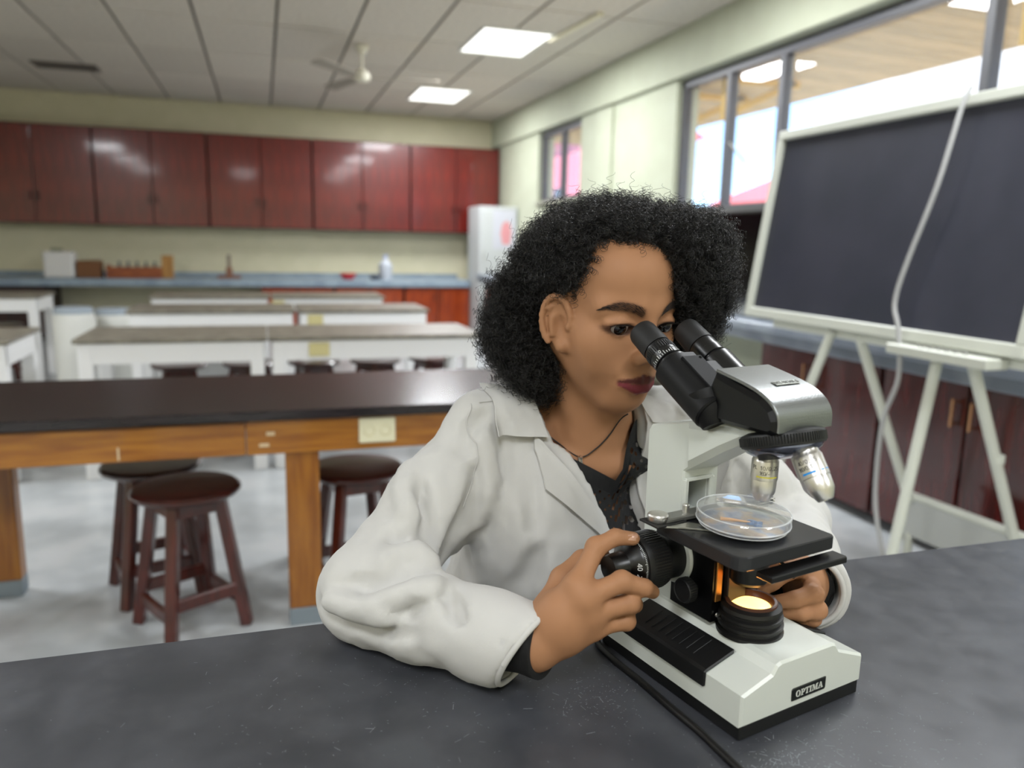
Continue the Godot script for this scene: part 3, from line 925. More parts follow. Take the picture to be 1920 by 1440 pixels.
func build_microscope() -> void:
	var t := thing("microscope", "white and black binocular microscope on the black bench", "microscope", SCOPE_AT, SCOPE_TURN)
	var side := Transform3D(Basis(Vector3(0, 0, -1), Vector3(0, 1, 0), Vector3(1, 0, 0)), Vector3.ZERO)   # outline in (depth, height), pulled along x
	var plan := Transform3D(Basis(Vector3(1, 0, 0), Vector3(0, 0, -1), Vector3(0, 1, 0)), Vector3.ZERO)   # outline in (x, depth), pulled upwards
	var white := mat("microscope white enamel", Color(0.775, 0.79, 0.765), 0.32)
	var black := mat("microscope black enamel", Color(0.035, 0.037, 0.045), 0.38)
	var satin := mat("microscope satin black", Color(0.03, 0.032, 0.036), 0.5)
	var rubber := mat("black rubber", Color(0.028, 0.028, 0.032), 0.6)
	var steel := mat("satin steel", Color(0.84, 0.83, 0.81), 0.33, 1.0)
	var print_white := mat("white print", Color(0.85, 0.86, 0.86), 0.6)

	# base
	var base := mb()
	base.prism([Vector2(0, 0.013), Vector2(0.157, 0.013), Vector2(0.157, 0.0395), Vector2(0.122, 0.053), Vector2(0.117, 0.060), Vector2(0.112, 0.062), Vector2(0.045, 0.062), Vector2(0.040, 0.060), Vector2(0.035, 0.053), Vector2(0, 0.0425)], -0.193, 0.0, 0.0022)
	var bp := part(t, "base", base, white)
	part(bp, "plinth", mb().box(Vector3(0.0785, 0.0072, -0.0965), Vector3(0.1545, 0.0136, 0.190), 0.001), satin, "black plinth under the base")
	# ribbed hand rests
	for s in 2:
		var x0 := 0.0 if s == 0 else 0.157
		var k := 1.0 if s == 0 else -1.0
		var top_out := 0.0425 if s == 0 else 0.0395
		var pad := mb()
		pad.prism([Vector2(x0 - 0.0022 * k, 0.030), Vector2(x0 - 0.0022 * k, top_out + 0.0015), Vector2(x0 + 0.001 * k, top_out + 0.0032), Vector2(x0 + 0.034 * k, 0.0555), Vector2(x0 + 0.034 * k, 0.0520), Vector2(x0 + 0.0015 * k, top_out), Vector2(x0 + 0.0005 * k, 0.030)], -0.160, -0.042, 0.0012)
		var pp := part(t, "hand_rest", pad, satin, "black ribbed hand rest")
		for r in 8:
			var z := -0.066 - r * 0.0095
			part(pp, "rib", mb().bar(Vector3(x0 + 0.007 * k, lerpf(top_out, 0.0555, 0.2) + 0.0030, z), Vector3(x0 + 0.029 * k, lerpf(top_out, 0.0555, 0.86) + 0.0016, z), 0.0008, 0.0009, 0.0002), mat("rib", Color(0.05, 0.05, 0.055), 0.4))
	# maker's plate
	var plate := mb()
	plate.x = Transform3D(Basis(), Vector3(0.083, 0.0265, 0.0))
	plate.prism([Vector2(-0.0215, -0.0058), Vector2(0.0205, -0.0058), Vector2(0.022, -0.0045), Vector2(0.022, 0.0058), Vector2(-0.0205, 0.0058), Vector2(-0.022, 0.0045)], -0.0005, 0.0012, 0.0003)
	var pl := part(t, "name_plate", plate, mat("plate black", Color(0.03, 0.04, 0.03), 0.3), "black plate reading OPTIMA")
	text(pl, "lettering", "OPTIMA", 0.0056, mat("plate silver", Color(0.86, 0.87, 0.84), 0.35, 0.3), Transform3D(Basis.from_scale(Vector3(1.1, 1.05, 1)), Vector3(0.083, 0.0265, 0.0013)), true, true)
	for h in [0.004, 0.0105]:
		part(bp, "rivet", mb().lathe([Vector2(0, 0), Vector2(0.0009, 0), Vector2(0.0006, 0.0007), Vector2(0, 0.0009)], 10), steel).transform = Transform3D(Basis(Vector3.RIGHT, PI / 2), Vector3(0.006, h + 0.003, -0.003))

	# illuminator
	var il := part(t, "illuminator", mb().lathe([Vector2(0.0, 0.060), Vector2(0.0305, 0.060), Vector2(0.0305, 0.0635), Vector2(0.0275, 0.065), Vector2(0.0275, 0.067), Vector2(0.030, 0.0685), Vector2(0.030, 0.0710), Vector2(0.027, 0.0725), Vector2(0.027, 0.0745), Vector2(0.0292, 0.076), Vector2(0.0292, 0.0785), Vector2(0.0262, 0.080), Vector2(0.0262, 0.0815), Vector2(0.0282, 0.083), Vector2(0.0275, 0.0865), Vector2(0.0235, 0.0885)], 56), mat("illuminator black", Color(0.05, 0.046, 0.044), 0.42), "ribbed black light housing")
	il.position = Vector3(0.067, 0, -0.057)
	part(il, "lens_ring", mb().lathe([Vector2(0.0235, 0.0885), Vector2(0.0235, 0.0905), Vector2(0.0225, 0.0910), Vector2(0.0205, 0.0905), Vector2(0.0195, 0.0890), Vector2(0.0185, 0.0875), Vector2(0.0175, 0.0855)], 56), mat("lens ring brown", Color(0.30, 0.18, 0.12), 0.4))
	var glow := mat("lamp glow", Color(1, 0.85, 0.55), 0.3)
	glow.emission_enabled = true
	glow.emission = Color(1.0, 0.80, 0.45)
	glow.emission_energy_multiplier = 3.2
	part(il, "lamp_lens", mb().lathe([Vector2(0.0178, 0.0852), Vector2(0.013, 0.0872), Vector2(0.007, 0.0882), Vector2(0, 0.0885)], 40), glow, "glowing lamp lens")
	var lamp := SpotLight3D.new()
	lamp.name = "lamp"
	lamp.light_energy = 0.010
	lamp.light_color = Color(1.0, 0.62, 0.28)
	lamp.spot_angle = 62.0
	lamp.spot_angle_attenuation = 0.6
	lamp.light_size = 0.012
	lamp.spot_range = 5.0
	lamp.shadow_enabled = true
	il.add_child(lamp)
	lamp.position = Vector3(0, 0.0925, 0)
	lamp.rotation.x = PI / 2

	# arm
	var outline := [Vector2(0.184, 0.055), Vector2(0.1845, 0.226), Vector2(0.180, 0.2325), Vector2(0.10, 0.2525), Vector2(0.040, 0.2555), Vector2(0.034, 0.2500), Vector2(0.052, 0.2420), Vector2(0.075, 0.2330), Vector2(0.098, 0.2190), Vector2(0.118, 0.2060), Vector2(0.130, 0.1960)]
	var foot := Vector2(0.1302, 0.055)
	var arm := mb()
	arm.x = side
	arm.prism(outline + [foot], 0.043, 0.0495, 0.0016)
	arm.prism(outline + [foot], 0.0745, 0.089, 0.0016)
	# the middle is cut out where the rack runs
	arm.prism(outline + [Vector2(0.1302, 0.1855), Vector2(0.172, 0.1855), Vector2(0.172, 0.151), Vector2(0.1302, 0.151), foot], 0.0478, 0.0762, 0.0)
	part(t, "arm", arm, white, "white curved arm with an opening for the rack")
	var teeth := mb()
	teeth.box(Vector3(0.062, 0.168, -0.158), Vector3(0.018, 0.034, 0.012), 0.0008)
	for k in 8:
		teeth.box(Vector3(0.062, 0.1535 + k * 0.0042, -0.1512), Vector3(0.014, 0.0022, 0.003), 0.0003)
	part(t, "focus_rack", teeth, mat("rack black", Color(0.022, 0.022, 0.024), 0.28), "toothed black rack inside the arm opening")
	var web := mb()
	web.x = side
	web.prism([Vector2(0.128, 0.246), Vector2(0.060, 0.2545), Vector2(0.046, 0.2480), Vector2(0.080, 0.2285), Vector2(0.126, 0.199)], 0.038, 0.094, 0.006)
	part(t, "arm_shoulder", web, white)
	var sf := mb()
	sf.box(Vector3(0.062, 0.1875, -0.1295), Vector3(0.036, 0.004, 0.005), 0.001)
	sf.box(Vector3(0.0785, 0.168, -0.1295), Vector3(0.007, 0.04, 0.005), 0.001)
	sf.box(Vector3(0.046, 0.168, -0.1295), Vector3(0.005, 0.04, 0.005), 0.001)
	part(t, "slot_frame", sf, white)

	# black rack block with its little knob
	var rack := mb()
	rack.x = plan
	rack.prism([Vector2(0.036, 0.076), Vector2(0.096, 0.076), Vector2(0.096, 0.131), Vector2(0.036, 0.131)], 0.0645, 0.147, 0.0016)
	var rk := part(t, "rack_block", rack, mat("rack black", Color(0.022, 0.022, 0.024), 0.28))
	part(rk, "brass_strip", mb().box(Vector3(0.0425, 0.112, -0.0752), Vector3(0.0075, 0.052, 0.002), 0.0005), mat("brass", Color(0.72, 0.50, 0.26), 0.35, 0.8), "brass strip")
	part(rk, "slide_plate", mb().box(Vector3(0.062, 0.108, -0.0735), Vector3(0.024, 0.07, 0.006), 0.001), mat("bronze plate", Color(0.22, 0.19, 0.17), 0.35, 0.6))
	for q in [Vector3(0.0425, 0.129, -0.0738), Vector3(0.0425, 0.073, -0.0745)]:
		part(rk, "screw", mb().lathe([Vector2(0, 0), Vector2(0.0026, 0), Vector2(0.0024, 0.0012), Vector2(0.0012, 0.0016), Vector2(0, 0.0012)], 16), mat("brass", Color()) if q.y > 0.1 else steel).transform = Transform3D(Basis(Vector3.RIGHT, PI / 2), q)
	var kn := part(rk, "condenser_knob", mb().lathe([Vector2(0, 0.0), Vector2(0.0045, 0.0), Vector2(0.0045, 0.006), Vector2(0.0095, 0.006), Vector2(0.0112, 0.0075), Vector2(0.0114, 0.016), Vector2(0.0108, 0.0172), Vector2(0.0098, 0.0165), Vector2(0.0, 0.0165)], 36), satin)
	kn.transform = frame(Vector3.LEFT, Vector3(0.036, 0.092, -0.098), Vector3.UP)
	for k in 30:
		var a := TAU * k / 30
		part(kn, "knurl", mb().box(Vector3(cos(a) * 0.01135, 0.0118, sin(a) * 0.01135), Vector3(0.0011, 0.0075, 0.0011), 0.0), satin)

	# condenser under the stage
	var cond := part(t, "condenser", mb().lathe([Vector2(0, 0.108), Vector2(0.0155, 0.108), Vector2(0.0175, 0.111), Vector2(0.0175, 0.129), Vector2(0.021, 0.130), Vector2(0.021, 0.1335), Vector2(0.0175, 0.135), Vector2(0.0165, 0.147), Vector2(0, 0.147)], 40), mat("condenser black", Color(0.03, 0.028, 0.026), 0.3))
	cond.position = Vector3(0.064, 0, -0.06)
	part(cond, "ring", mb().lathe([Vector2(0.0212, 0.1312), Vector2(0.0222, 0.1316), Vector2(0.0222, 0.1324), Vector2(0.0212, 0.1328)], 40), mat("brass", Color()))
	part(cond, "iris_lever", mb().tube([Vector3(0.012, 0.133, 0.022), Vector3(0.018, 0.128, 0.029), Vector3(0.021, 0.119, 0.033)], [0.0016, 0.0018, 0.0016], 8), satin)

	# stage
	var stg := mb()
	stg.x = plan
	var ring := []
	for cn in [[Vector2(0.116, 0.021), -PI / 2, 0.006], [Vector2(0.116, 0.114), 0.0, 0.006], [Vector2(0.007, 0.118), PI / 2, 0.004], [Vector2(0.015, 0.027), PI, 0.012]]:
		for k in 6:
			var a: float = cn[1] + PI / 2 * k / 5
			ring.append(cn[0] + Vector2(cos(a), sin(a)) * cn[2])
	stg.prism(ring, 0.1445, 0.157, 0.0010)
	var stage := part(t, "stage", stg, mat("stage black", Color(0.17, 0.172, 0.18), 0.30, 0.35), "flat black stage")
	part(stage, "under_lip", mb().box(Vector3(0.066, 0.1425, -0.068), Vector3(0.098, 0.004, 0.09), 0.001), satin)
	# flat black bar sticking out under the stage on the right front
	var bar := mb()
	bar.x = plan
	bar.prism([Vector2(0.030, 0.005), Vector2(0.126, 0.005), Vector2(0.128, 0.007), Vector2(0.128, 0.022), Vector2(0.030, 0.022)], 0.1335, 0.1395, 0.0008)
	part(stage, "slide_bar", bar, mat("bar black", Color(0.045, 0.045, 0.048), 0.33), "flat black bar under the stage edge")
	# mechanical slide holder
	var hold := part(t, "slide_holder", mb().box(Vector3(0.066, 0.1605, -0.1115), Vector3(0.132, 0.005, 0.016), 0.0012), mat("holder grey", Color(0.50, 0.50, 0.48), 0.35, 0.6), "grey metal slide holder")
	part(hold, "corner_plate", mb().box(Vector3(0.004, 0.1588, -0.112), Vector3(0.036, 0.0022, 0.026), 0.0005), satin)
	part(hold, "thumb_screw", mb().lathe([Vector2(0, 0.16), Vector2(0.0092, 0.16), Vector2(0.0098, 0.1612), Vector2(0.0098, 0.1655), Vector2(0.0088, 0.1668), Vector2(0.0, 0.1675)], 32), steel).position = Vector3(-0.002, 0, -0.113)
	part(hold, "pin", mb().lathe([Vector2(0, 0.162), Vector2(0.0034, 0.162), Vector2(0.0034, 0.170), Vector2(0.0026, 0.171), Vector2(0, 0.171)], 16), steel).position = Vector3(0.031, 0, -0.112)
	var arm2 := mb()
	arm2.x = plan
	arm2.prism([Vector2(-0.008, 0.118), Vector2(-0.008, 0.102), Vector2(0.006, 0.092), Vector2(0.030, 0.070), Vector2(0.052, 0.052), Vector2(0.056, 0.056), Vector2(0.036, 0.080), Vector2(0.018, 0.104), Vector2(0.010, 0.118)], 0.1573, 0.1590, 0.0003)
	part(hold, "clip_arm", arm2, mat("clip steel", Color(0.66, 0.66, 0.63), 0.3, 0.9))
	var gear := part(hold, "carriage", mb().box(Vector3(0.108, 0.1625, -0.106), Vector3(0.052, 0.009, 0.018), 0.001), mat("carriage grey", Color(0.33, 0.34, 0.36), 0.35, 0.5))
	for k in 3:
		part(gear, "rail", mb().box(Vector3(0.122, 0.1600 + k * 0.0028, -0.0966), Vector3(0.024, 0.0012, 0.002), 0.0003), steel)

	# focus knobs, left and right
	for s in 2:
		var out := Vector3.LEFT if s == 0 else Vector3.RIGHT
		var x0 := 0.043 if s == 0 else 0.089
		var fl := part(t, "knob_flange", mb().lathe([Vector2(0, 0), Vector2(0.0285, 0), Vector2(0.0285, 0.008), Vector2(0.027, 0.010), Vector2(0, 0.010)], 48), white)
		fl.transform = frame(out, Vector3(x0, 0.114, -0.131), Vector3.UP)
		var ck := part(t, "coarse_knob", mb().lathe([Vector2(0, 0.010), Vector2(0.0225, 0.010), Vector2(0.0225, 0.026), Vector2(0.0238, 0.028), Vector2(0.0268, 0.030), Vector2(0.0272, 0.032), Vector2(0.0272, 0.054), Vector2(0.0262, 0.057), Vector2(0.0245, 0.0575)], 64), satin, "ribbed black coarse focus knob")
		ck.transform = fl.transform
		for k in 60:
			var a := TAU * k / 60
			part(ck, "knurl", mb().box(Vector3(cos(a) * 0.0272, 0.0425, sin(a) * 0.0272), Vector3(0.0014, 0.019, 0.0014), 0.0003), satin)
		var fk := part(t, "fine_knob", mb().lathe([Vector2(0.0246, 0.0565), Vector2(0.0246, 0.0585), Vector2(0.0225, 0.0625), Vector2(0.0165, 0.0665), Vector2(0.0138, 0.070), Vector2(0.0128, 0.082), Vector2(0.0115, 0.086), Vector2(0, 0.087)], 56), mat("fine knob", Color(0.022, 0.022, 0.024), 0.33), "black fine focus knob with a white scale")
		fk.transform = fl.transform
		if s == 0:
			var ticks := mb()
			for k in 100:
				var a := TAU * k / 100
				var e := Vector3(cos(a), 0, sin(a))
				var sd := Vector3(-sin(a), 0, cos(a)) * 0.00022
				var l := 0.0019 if k % 10 == 0 else (0.0015 if k % 5 == 0 else 0.0010)
				var lo := e * 0.02450 + Vector3(0, 0.0588, 0)
				var hi := e * (0.02450 - l * 0.5) + Vector3(0, 0.0588 + l * 0.95, 0)
				var o := (e * 0.88 + Vector3(0, 0.46, 0)) * 0.00015
				ticks.quad(lo - sd + o, hi - sd + o, hi + sd + o, lo + sd + o)
			part(fk, "scale_marks", ticks, print_white)
			for q in [["20", 0.33], ["40", -0.22], ["0", 0.9]]:
				var a: float = q[1] + PI / 2 + 0.0
				var e := Vector3(cos(a), 0, sin(a))
				var nn := (e * 0.62 + Vector3(0, 0.78, 0)).normalized()
				var xx := Vector3(-sin(a), 0, cos(a))
				var st := text(fk, "numeral", q[0], 0.0034, print_white, Transform3D())
				st.transform = Transform3D(Basis(xx, nn.cross(xx), nn), e * 0.0200 + Vector3(0, 0.0646, 0))

	# black head; the silver cover paints in ceiling light reflected on its top
	var head := mb()
	head.x = side
	head.prism([Vector2(0.0875, 0.3000), Vector2(0.106, 0.2565), Vector2(0.022, 0.2565), Vector2(0.0165, 0.2600), Vector2(0.0165, 0.2700), Vector2(0.0215, 0.2790), Vector2(0.034, 0.2870)], 0.0305, 0.1035, 0.004)
	var hd := part(t, "head", head, mat("head black", Color(0.028, 0.030, 0.038), 0.3, 0.0, 0.4), "black prism head")
	var cover := mb()
	cover.x = side
	var up := [Vector2(0.0880, 0.3030), Vector2(0.060, 0.2975), Vector2(0.040, 0.2925), Vector2(0.0275, 0.2870), Vector2(0.0195, 0.2805), Vector2(0.0150, 0.2720), Vector2(0.0145, 0.2600)]
	var lowr := [Vector2(0.0165, 0.2600), Vector2(0.0170, 0.2705), Vector2(0.0215, 0.2780), Vector2(0.0290, 0.2840), Vector2(0.041, 0.2895), Vector2(0.060, 0.2945), Vector2(0.0885, 0.3000)]
	var fine := []
	for q in curve(up.map(func(w): return Vector3(w.x, w.y, 0)), 5) + curve(lowr.map(func(w): return Vector3(w.x, w.y, 0)), 5):
		fine.append(Vector2(q.x, q.y))
	cover.prism(fine, 0.0335, 0.1005, 0.0008)
	var hammer := mat("reflection hammertone", Color(0.52, 0.53, 0.53), 0.34, 0.9)
	hammer.normal_enabled = true
	var ht := noise_tex(3, 0.06, 2, [], 512, 101)
	ht.as_normal_map = true
	ht.bump_strength = 5.0
	hammer.normal_texture = ht
	hammer.normal_scale = 0.35
	hammer.uv1_triplanar = true
	hammer.uv1_scale = Vector3(28, 28, 28)
	part(hd, "reflection_cover", cover, hammer, "silver hammered cover painting the ceiling light reflected on the black head")
	var tilt := atan2(0.0105, 0.048)
	var tb := Basis(Vector3(1, 0, 0), Vector3(0, sin(tilt), -cos(tilt)), Vector3(0, cos(tilt), sin(tilt)))
	var lab := mb()
	lab.x = Transform3D(tb, Vector3(0.0745, 0.2945, -0.0455))
	lab.box(Vector3(0, 0, 0.0004), Vector3(0.030, 0.0075, 0.0004))
	var lb := part(hd, "model_label", lab, mat("label silver", Color(0.66, 0.67, 0.65), 0.4, 0.7))
	text(lb, "lettering", "INT-W30LS", 0.0040, mat("label grey", Color(0.40, 0.41, 0.40), 0.5), Transform3D(tb, Vector3(0.0745, 0.2945, -0.0455) + tb.z * 0.0008))

	# binocular tubes, rising backwards at 30 degrees
	var tdir := Vector3(0, 0.5, -0.866)
	for s in 2:
		var end := Vector3(0.037 if s == 0 else 0.095, 0.325, -0.197)
		var ey := part(t, "eyepiece", mb().lathe([Vector2(0, -0.118), Vector2(0.0165, -0.118), Vector2(0.0172, -0.085), Vector2(0.0168, -0.0845), Vector2(0.0170, -0.056), Vector2(0.0158, -0.0545), Vector2(0.0132, -0.054), Vector2(0.0132, -0.052), Vector2(0.0148, -0.051), Vector2(0.0150, -0.0425), Vector2(0.0143, -0.0420), Vector2(0.0146, -0.0325), Vector2(0.0140, -0.0305), Vector2(0.0120, -0.030)], 48), mat("tube black", Color(0.035, 0.038, 0.046), 0.32), ["left eyepiece with a white diopter scale", "right eyepiece"][s])
		ey.transform = frame(tdir, end)
		part(ey, "eyecup", mb().lathe([Vector2(0.0144, -0.030), Vector2(0.0147, -0.027), Vector2(0.0140, -0.004), Vector2(0.0130, -0.0008), Vector2(0.0118, 0.0), Vector2(0.0105, -0.0012), Vector2(0.0098, -0.006), Vector2(0.0, -0.007)], 44), rubber, "black rubber eyecup")
		if s == 0:
			var marks := mb()
			for k in 26:
				var a := PI * 0.5 + (k - 13) * 0.17 + 0.4
				var e := Vector3(cos(a), 0, sin(a))
				var sd := Vector3(-sin(a), 0, cos(a)) * 0.00025
				var l := 0.0045 if k % 3 == 0 else 0.0028
				marks.quad(e * 0.01512 + sd + Vector3(0, -0.0505, 0), e * 0.01512 - sd + Vector3(0, -0.0505, 0), e * 0.01512 - sd + Vector3(0, -0.0505 + l, 0), e * 0.01512 + sd + Vector3(0, -0.0505 + l, 0))
			part(ey, "diopter_marks", marks, print_white)
			part(ey, "lettering", wrapped_text("0", 0.0151, 0.0035, -0.0450, PI * 0.5 + 0.95), print_white)
			part(ey, "lettering", wrapped_text("4", 0.0151, 0.0035, -0.0450, PI * 0.5 - 0.05), print_white)
			for k in 40:
				var a := TAU * k / 40
				part(ey, "knurl", mb().box(Vector3(cos(a) * 0.01455, -0.0375, sin(a) * 0.01455), Vector3(0.0009, 0.007, 0.0009), 0.0), rubber)
	var fr := frame(tdir, Vector3(0.066, 0.325, -0.197))
	var body := mb()
	body.x = fr
	body.box(Vector3(0, -0.095, -0.003), Vector3(0.058, 0.066, 0.026), 0.003)
	part(t, "tube_bridge", body, mat("bridge black", Color(0.028, 0.029, 0.035), 0.5, 0.0, 0.35))
	# left housing: wide half-round shell with a flat screwed plate
	var hs := mb()
	hs.x = fr * Transform3D(Basis(Vector3(1, 0, 0), Vector3(0, 0, 1), Vector3(0, -1, 0)), Vector3.ZERO)
	for s in 1:
		var rr := []
		var cx := -0.029 if s == 0 else 0.029
		for k in 41:
			var a := PI / 2 + PI * k / 40.0
			rr.append(Vector2(cx + cos(a) * 0.0195 * (1.0 if s == 0 else -1.0), sin(a) * 0.0185 - 0.001))
		rr.append(Vector2(cx + 0.016 * (1.0 if s == 0 else -1.0), -0.0185))
		rr.append(Vector2(cx + 0.016 * (1.0 if s == 0 else -1.0), 0.0170))
		var one := mb()
		one.x = hs.x
		one.prism(rr, 0.0565 if s == 0 else 0.050, 0.124 if s == 0 else 0.074, 0.0016)
		part(t, "tube_housing", one, mat("housing black", Color(0.035, 0.037, 0.045), 0.5, 0.0, 0.35))
	var knuckle := mb()
	knuckle.x = frame(Vector3(0, 0.85, -0.52), Vector3(0.0375, 0.2610, -0.094))
	knuckle.lathe([Vector2(0.0, -0.012), Vector2(0.012, -0.012), Vector2(0.0185, 0.002), Vector2(0.0190, 0.02), Vector2(0.0, 0.02)], 32)
	part(t, "tube_elbow", knuckle, mat("bridge black", Color()))
	var pm := mb()
	pm.x = fr
	pm.box(Vector3(-0.022, -0.093, 0.0175), Vector3(0.024, 0.056, 0.003), 0.0008)
	var plt := part(t, "cover_plate", pm, mat("cover plate", Color(0.055, 0.057, 0.065), 0.62, 0.0, 0.3))
	for q in [Vector3(-0.0135, -0.069, 0.019), Vector3(-0.0135, -0.117, 0.019)]:
		var sc := part(plt, "screw", mb().lathe([Vector2(0, 0), Vector2(0.0016, 0), Vector2(0.0015, 0.0006), Vector2(0.0009, 0.0009), Vector2(0.0008, 0.0003), Vector2(0, 0.0003)], 16), mat("screw black", Color(0.1, 0.1, 0.1), 0.3, 0.5))
		sc.transform = fr * Transform3D(Basis(Vector3.RIGHT, PI / 2), q)

	# nosepiece and objectives
	var nose_axis := Vector3(0.015, 0.956, -0.292)
	var nf := frame(nose_axis, Vector3(0.0663, 0.2470, -0.0365))
	var nosepiece := Node3D.new()
	nosepiece.name = "nosepiece"
	t.add_child(nosepiece, true)
	nosepiece.transform = nf
	part(nosepiece, "mount", mb().lathe([Vector2(0.020, 0.006), Vector2(0.021, 0.010), Vector2(0.018, 0.016), Vector2(0.0, 0.016)], 40), white)
	part(nosepiece, "ring", mb().lathe([Vector2(0.033, -0.0055), Vector2(0.0352, -0.0045), Vector2(0.0355, -0.003), Vector2(0.0355, 0.0045), Vector2(0.0345, 0.0062), Vector2(0.028, 0.0085), Vector2(0.0, 0.009)], 64), satin, "black knurled turret ring")
	for k in 90:
		var a := TAU * k / 90
		part(nosepiece, "knurl", mb().box(Vector3(cos(a) * 0.0355, 0.0008, sin(a) * 0.0355), Vector3(0.0012, 0.0074, 0.0012), 0.0), satin)
	part(nosepiece, "turret", mb().lathe([Vector2(0, -0.0165), Vector2(0.010, -0.0165), Vector2(0.024, -0.0135), Vector2(0.0315, -0.0085), Vector2(0.033, -0.0055)], 48), mat("turret chrome", Color(0.55, 0.56, 0.60), 0.16, 1.0))
	part(nosepiece, "plug", mb().lathe([Vector2(0, -0.0165), Vector2(0.009, -0.0165), Vector2(0.010, -0.010), Vector2(0, -0.010)], 24), satin, "black plug in the empty hole").position = Vector3(-0.0195, 0.001, 0)
	for k in 3:
		var ph: float = [-PI / 2, 1.50, 0.05][k]
		var rad := Vector3(cos(ph), 0, sin(ph))
		var down := (Vector3.DOWN * 0.956 + rad * 0.292).normalized()
		var len_: float = [0.0, 0.001, 0.001][k]
		var ob := mb()
		ob.lathe([Vector2(0, -0.0390 - len_), Vector2(0.0030, -0.0390 - len_), Vector2(0.0034, -0.0402 - len_), Vector2(0.0062, -0.0402 - len_), Vector2(0.0072, -0.0390 - len_), Vector2(0.0104, -0.0325 - len_), Vector2(0.0108, -0.0310 - len_), Vector2(0.0112, -0.0215 - len_), Vector2(0.0110, -0.0210 - len_), Vector2(0.0110, -0.0204 - len_), Vector2(0.0117, -0.0200 - len_), Vector2(0.0117, -0.0035), Vector2(0.0112, -0.0025), Vector2(0.0102, 0.0), Vector2(0.0102, 0.004)], 48)
		var op := part(nosepiece, "objective", ob, steel, ["10x objective with a yellow band", "40x objective with a blue band", "third objective behind the 40x"][k])
		op.transform = frame(-down, rad * 0.0215 + Vector3(0, -0.0135, 0), Vector3(1, 0, 0) if absf(down.x) < 0.9 else Vector3(0, 0, 1))
		# angle on the barrel that looks to the camera (camera lies towards -x, +z of the scope)
		var see := op.transform.basis.inverse() * nf.basis.inverse() * Vector3(-0.62, 0.25, 0.75)
		var a0 := atan2(see.z, see.x)
		if k == 0:
			part(op, "colour_band", arc_band(0.01182, -0.0172, -0.0162, a0 - 0.95, a0 + 0.75), mat("yellow band", Color(0.86, 0.82, 0.10), 0.4))
			part(op, "lettering", wrapped_text("PL 10/0.25", 0.01172, 0.0036, -0.0085, a0 + 0.1), mat("engraved black", Color(0.06, 0.06, 0.06), 0.6))
			part(op, "lettering", wrapped_text("160/–", 0.01172, 0.0026, -0.0132, a0 + 0.15), mat("engraved black", Color()))
		elif k == 1:
			part(op, "colour_band", arc_band(0.01182, -0.0182, -0.0166, a0 + 0.05, a0 + 1.1), mat("blue band", Color(0.10, 0.55, 0.86), 0.4))
			part(op, "colour_band", arc_band(0.01182, -0.0182, -0.0166, a0 - 0.55, a0 - 0.35), mat("blue band", Color()))
			part(op, "colour_band", arc_band(0.01182, -0.0174, -0.0166, a0 - 1.2, a0 - 0.75), mat("blue band", Color()))
			part(op, "lettering", wrapped_text("40/0.65", 0.01172, 0.0036, -0.0078, a0 + 0.45), mat("engraved black", Color()))
			part(op, "lettering", wrapped_text("160/0.17", 0.01172, 0.0028, -0.0128, a0 + 0.65), mat("engraved black", Color()))
		part(op, "front_lens", mb().lathe([Vector2(0, -0.0386 - len_), Vector2(0.0030, -0.0390 - len_)], 20), mat("front lens", Color(0.03, 0.03, 0.04), 0.05))

	# power cord lying on the bench
	var cord := curve([Vector3(0.040, 0.016, -0.190), Vector3(0.018, 0.014, -0.204), Vector3(-0.006, 0.0042, -0.190), Vector3(-0.013, 0.0035, -0.155), Vector3(-0.015, 0.0035, -0.112), Vector3(-0.019, 0.0035, -0.061), Vector3(-0.021, 0.0035, -0.026), Vector3(-0.025, 0.0035, 0.003), Vector3(-0.029, 0.0035, 0.034), Vector3(-0.034, 0.0035, 0.075), Vector3(-0.030, 0.0035, 0.12)], 8)
	part(t, "power_cord", mb().tube(cord, 0.0033, 12), mat("cord black", Color(0.03, 0.03, 0.033), 0.45), "black power cord")

	# petri dish on the stage
	var dish := thing("petri_dish", "clear round petri dish with a bluish culture on the microscope stage", "petri dish", SCOPE_AT + Basis(Vector3.UP, SCOPE_TURN) * Vector3(0.058, 0.1574, -0.0665), SCOPE_TURN)
	var clear := mat("clear plastic", Color(0.97, 0.98, 1.0, 0.05), 0.04)
	clear.transparency = BaseMaterial3D.TRANSPARENCY_ALPHA
	var tip := Transform3D(Basis(Vector3(1, 0, 0), 0.035), Vector3(0, 0.0042, 0))
	var dm := mb()
	dm.x = tip
	dm.lathe([Vector2(0, 0), Vector2(0.0385, 0), Vector2(0.0395, 0.001), Vector2(0.0395, 0.0105), Vector2(0.0385, 0.0105), Vector2(0.0382, 0.0015), Vector2(0, 0.0012)], 72)
	part(dish, "bottom", dm, clear)
	var dl := mb()
	dl.x = tip
	dl.lathe([Vector2(0.0412, 0.0045), Vector2(0.0420, 0.0045), Vector2(0.0422, 0.0122), Vector2(0.0415, 0.0132), Vector2(0.0400, 0.0136), Vector2(0, 0.0136), Vector2(0, 0.0126), Vector2(0.0402, 0.0126), Vector2(0.0412, 0.0045)], 72)
	part(dish, "lid", dl, clear)
	var rims := mb()
	rims.x = tip
	for q in [[0.0420, 0.0048], [0.0416, 0.0134], [0.0393, 0.0008]]:
		rims.lathe([Vector2(q[0] - 0.0006, q[1] - 0.0004), Vector2(q[0] + 0.0003, q[1] - 0.0004), Vector2(q[0] + 0.0003, q[1] + 0.0004), Vector2(q[0] - 0.0006, q[1] + 0.0004)], 72)
	var rimm := mat("rim plastic", Color(0.95, 0.96, 0.97, 0.45), 0.1)
	rimm.transparency = BaseMaterial3D.TRANSPARENCY_ALPHA
	part(dish, "rims", rims, rimm)
	var ag := mb()
	ag.x = tip
